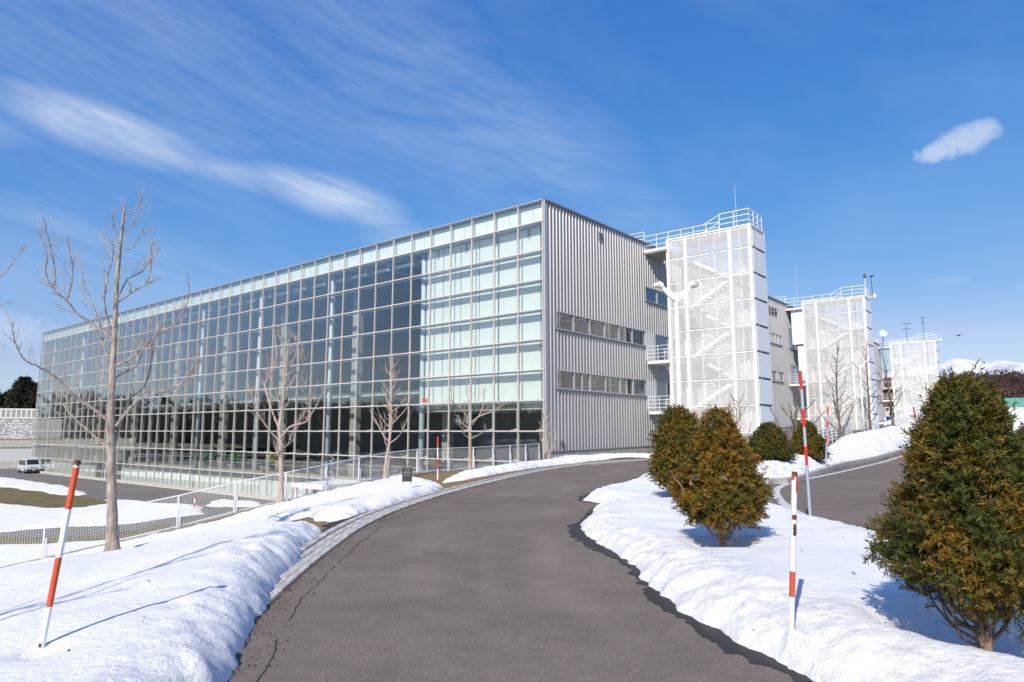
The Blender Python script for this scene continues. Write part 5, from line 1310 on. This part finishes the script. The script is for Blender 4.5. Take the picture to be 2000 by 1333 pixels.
# small things by the far tower foot
def foot(px, py, Y): p = at(px, py, Y); return (p.x, p.y, g1(p.x, p.y) + .03)
f_ = thing('wall_sign', 'small blue panel on the silver wall beside the middle tower', 'sign', B(85.6, -.16, 4.2), BROT); MB().box(-.5, .5, -.03, .03, 0, 1.2).build('board', 'blue_sign', f_); MB().box(-.3, .3, -.04, -.032, .3, .9).build('mark', 'plate_white', f_)
f_ = thing('bollard', 'short white post in front of the silver wall past the middle tower', 'post', foot(1729, 828, 84)); MB().tube([(0, 0, -.2), (0, 0, .95), (0, 0, 1.0)], [.16, .16, .08], 10).build('shaft', 'white_paint', f_); MB().tube([(0, 0, -.2), (0, 0, .1)], .2, 10).build('foot', 'white_paint', f_)
f_ = thing('parked_van', 'blue and white vehicle far off in the gap between towers', 'van', foot(1746, 822, 118), R(20))
MB().box(-2.2, 2.2, -.85, .85, .35, 1.1).build('lower_body', 'blue_sign', f_); MB().box(-2.1, 1.4, -.8, .8, 1.1, 2.0).build('upper_body', 'plate_white', f_); MB().box(-1.9, 1.2, -.83, -.8, 1.25, 1.75).build('side_window', 'van_glass', f_)
for x in (-1.4, 1.4): MB().tube([(x, -.9, .35), (x, -.6, .35)], .35, 12).build('wheel', 'rubber', f_)
rr_ = thing('ramp_railing', 'low white railing climbing to the foot of the middle tower', 'railing', (0, 0, 0))
p0, p1, p2 = Vector(foot(1600, 876, 50)), Vector(foot(1648, 858, 56)), Vector(foot(1664, 850, 61))
for a, c in ((p0, p1), (p1, p2)): rail(MB(), [a, c], 1.15, 5, 1.3, .035).build('rail_section', 'white_paint', rr_)

# snowy mountain range
def mtz(az, d):
    rd = np.interp(az, [18, 24, 26.5, 28.5, 30.2, 31.6, 33.0, 33.9, 34.8, 35.8, 37.5, 40, 46, 54, 60], [360, 520, 640, 760, 800, 850, 905, 880, 830, 862, 840, 800, 700, 520, 300])
    return rd
azs = np.radians(np.linspace(18, 60, 420)); ds = np.linspace(6200, 11500, 120)
DD, AA = np.meshgrid(ds, azs, indexing='ij'); XX = DD * np.sin(AA); YY = DD * np.cos(AA)
t = (DD - 6200) / (9600 - 6200); prof = np.where(t < 1, smooth01(t) ** .85, 1 - .5 * (t - 1)); rd = mtz(np.degrees(AA), DD)
rid = 1 - np.abs(fbm(XX, YY, 1 / 1500, 5, 91)); ZZ = rd * prof * (.80 + .20 * rid) + 120 * fbm(XX, YY, 1 / 900, 5, 92) * np.clip(t * 2, 0, 1) * np.clip(2.2 - 2 * prof, .15, 1) + 20 * np.sin(prof * 12 + 3 * fbm(XX, YY, 1 / 2000, 2, 5))
def mountain_mat():
    mt = bpy.data.materials.new('mountain'); mt.use_nodes = True; MATS['mountain'] = mt; nt = mt.node_tree; N = nt.nodes; L = nt.links; b = N['Principled BSDF']; b.inputs['Roughness'].default_value = .9; b.inputs['Specular IOR Level'].default_value = .1
    geo = N.new('ShaderNodeNewGeometry'); sp = N.new('ShaderNodeSeparateXYZ'); L.new(geo.outputs['Position'], sp.inputs[0])
    n1_ = N.new('ShaderNodeTexNoise'); n1_.inputs['Scale'].default_value = .0028; n1_.inputs['Detail'].default_value = 9; n1_.inputs['Roughness'].default_value = .68; L.new(geo.outputs['Position'], n1_.inputs['Vector'])
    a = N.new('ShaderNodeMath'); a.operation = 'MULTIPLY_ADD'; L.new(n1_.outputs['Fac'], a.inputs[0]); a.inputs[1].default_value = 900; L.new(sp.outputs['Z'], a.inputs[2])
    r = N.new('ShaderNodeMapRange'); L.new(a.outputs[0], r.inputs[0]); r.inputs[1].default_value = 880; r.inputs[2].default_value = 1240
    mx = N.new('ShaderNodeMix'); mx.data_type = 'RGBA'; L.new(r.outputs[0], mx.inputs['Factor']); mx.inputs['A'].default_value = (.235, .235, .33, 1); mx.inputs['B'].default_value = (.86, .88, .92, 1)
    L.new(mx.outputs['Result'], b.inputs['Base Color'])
mountain_mat()
o = npmesh('mountain_range', np.stack([XX, YY, ZZ - 20], -1).reshape(-1, 3), grid_faces(len(ds), len(azs)), 'mountain'); tag(o, kind='structure')

# ------------------------------------------------------------------ small things: bird, leaf litter
bd = at(1872, 656, 60); bt = thing('bird', 'small dark bird flying in the blue sky right of the far tower', 'bird', bd, R(20))
MB().tube([(-.22, 0, 0), (-.08, 0, .01), (.08, 0, .02), (.2, 0, .03), (.26, 0, .02)], [.015, .05, .06, .035, .008], 8).build('body', 'black_plastic', bt, True)
for s in (-1, 1): MB().add([(-.06, 0, .03), (.10, 0, .03), (.06, s * .25, .12), (-.02, s * .42, .06), (-.10, s * .25, .10)], [(0, 1, 2), (0, 2, 4), (4, 2, 3)]).build('wing', 'black_plastic', bt)
rg = np.random.default_rng(12); P = []
for _ in range(900):
    p = GUTC[0]; t = rg.uniform(3.5, 22); x = float(xg(t)) + abs(rg.normal(0, .10)) + .02 + (rg.random() < .25) * rg.uniform(0, .25); P.append((x, t, .010))
for _ in range(60): x, y = rg.uniform(-6.5, -2.2), rg.uniform(4.5, 13); P.append((x, y, snow_left(x, y) + .012))
for _ in range(60): x, y = rg.uniform(1.6, 4.8), rg.uniform(4.3, 13); P.append((x, y, snow_isl(x, y) + .012))
P = np.array(P); n = len(P); a = rg.uniform(0, 6.28, n); sz = rg.uniform(.006, .018, n) * np.where(np.arange(n) >= 900, rg.uniform(.5, 1.4, n), 1)
u = np.stack([np.cos(a), np.sin(a), rg.normal(0, .25, n)], 1) * sz[:, None]; w = np.stack([-np.sin(a), np.cos(a), rg.normal(0, .3, n)], 1) * (sz * .55)[:, None]
V = np.stack([P - u, P + w + [0, 0, .004], P + u, P - w + [0, 0, .003]], 1).reshape(-1, 3)
tag(npmesh('leaf_litter', V, np.arange(4 * n).reshape(-1, 4), 'leaf_litter', smooth=False), 'brown leaf litter and grit along the gutter edge', 'litter', kind='stuff')
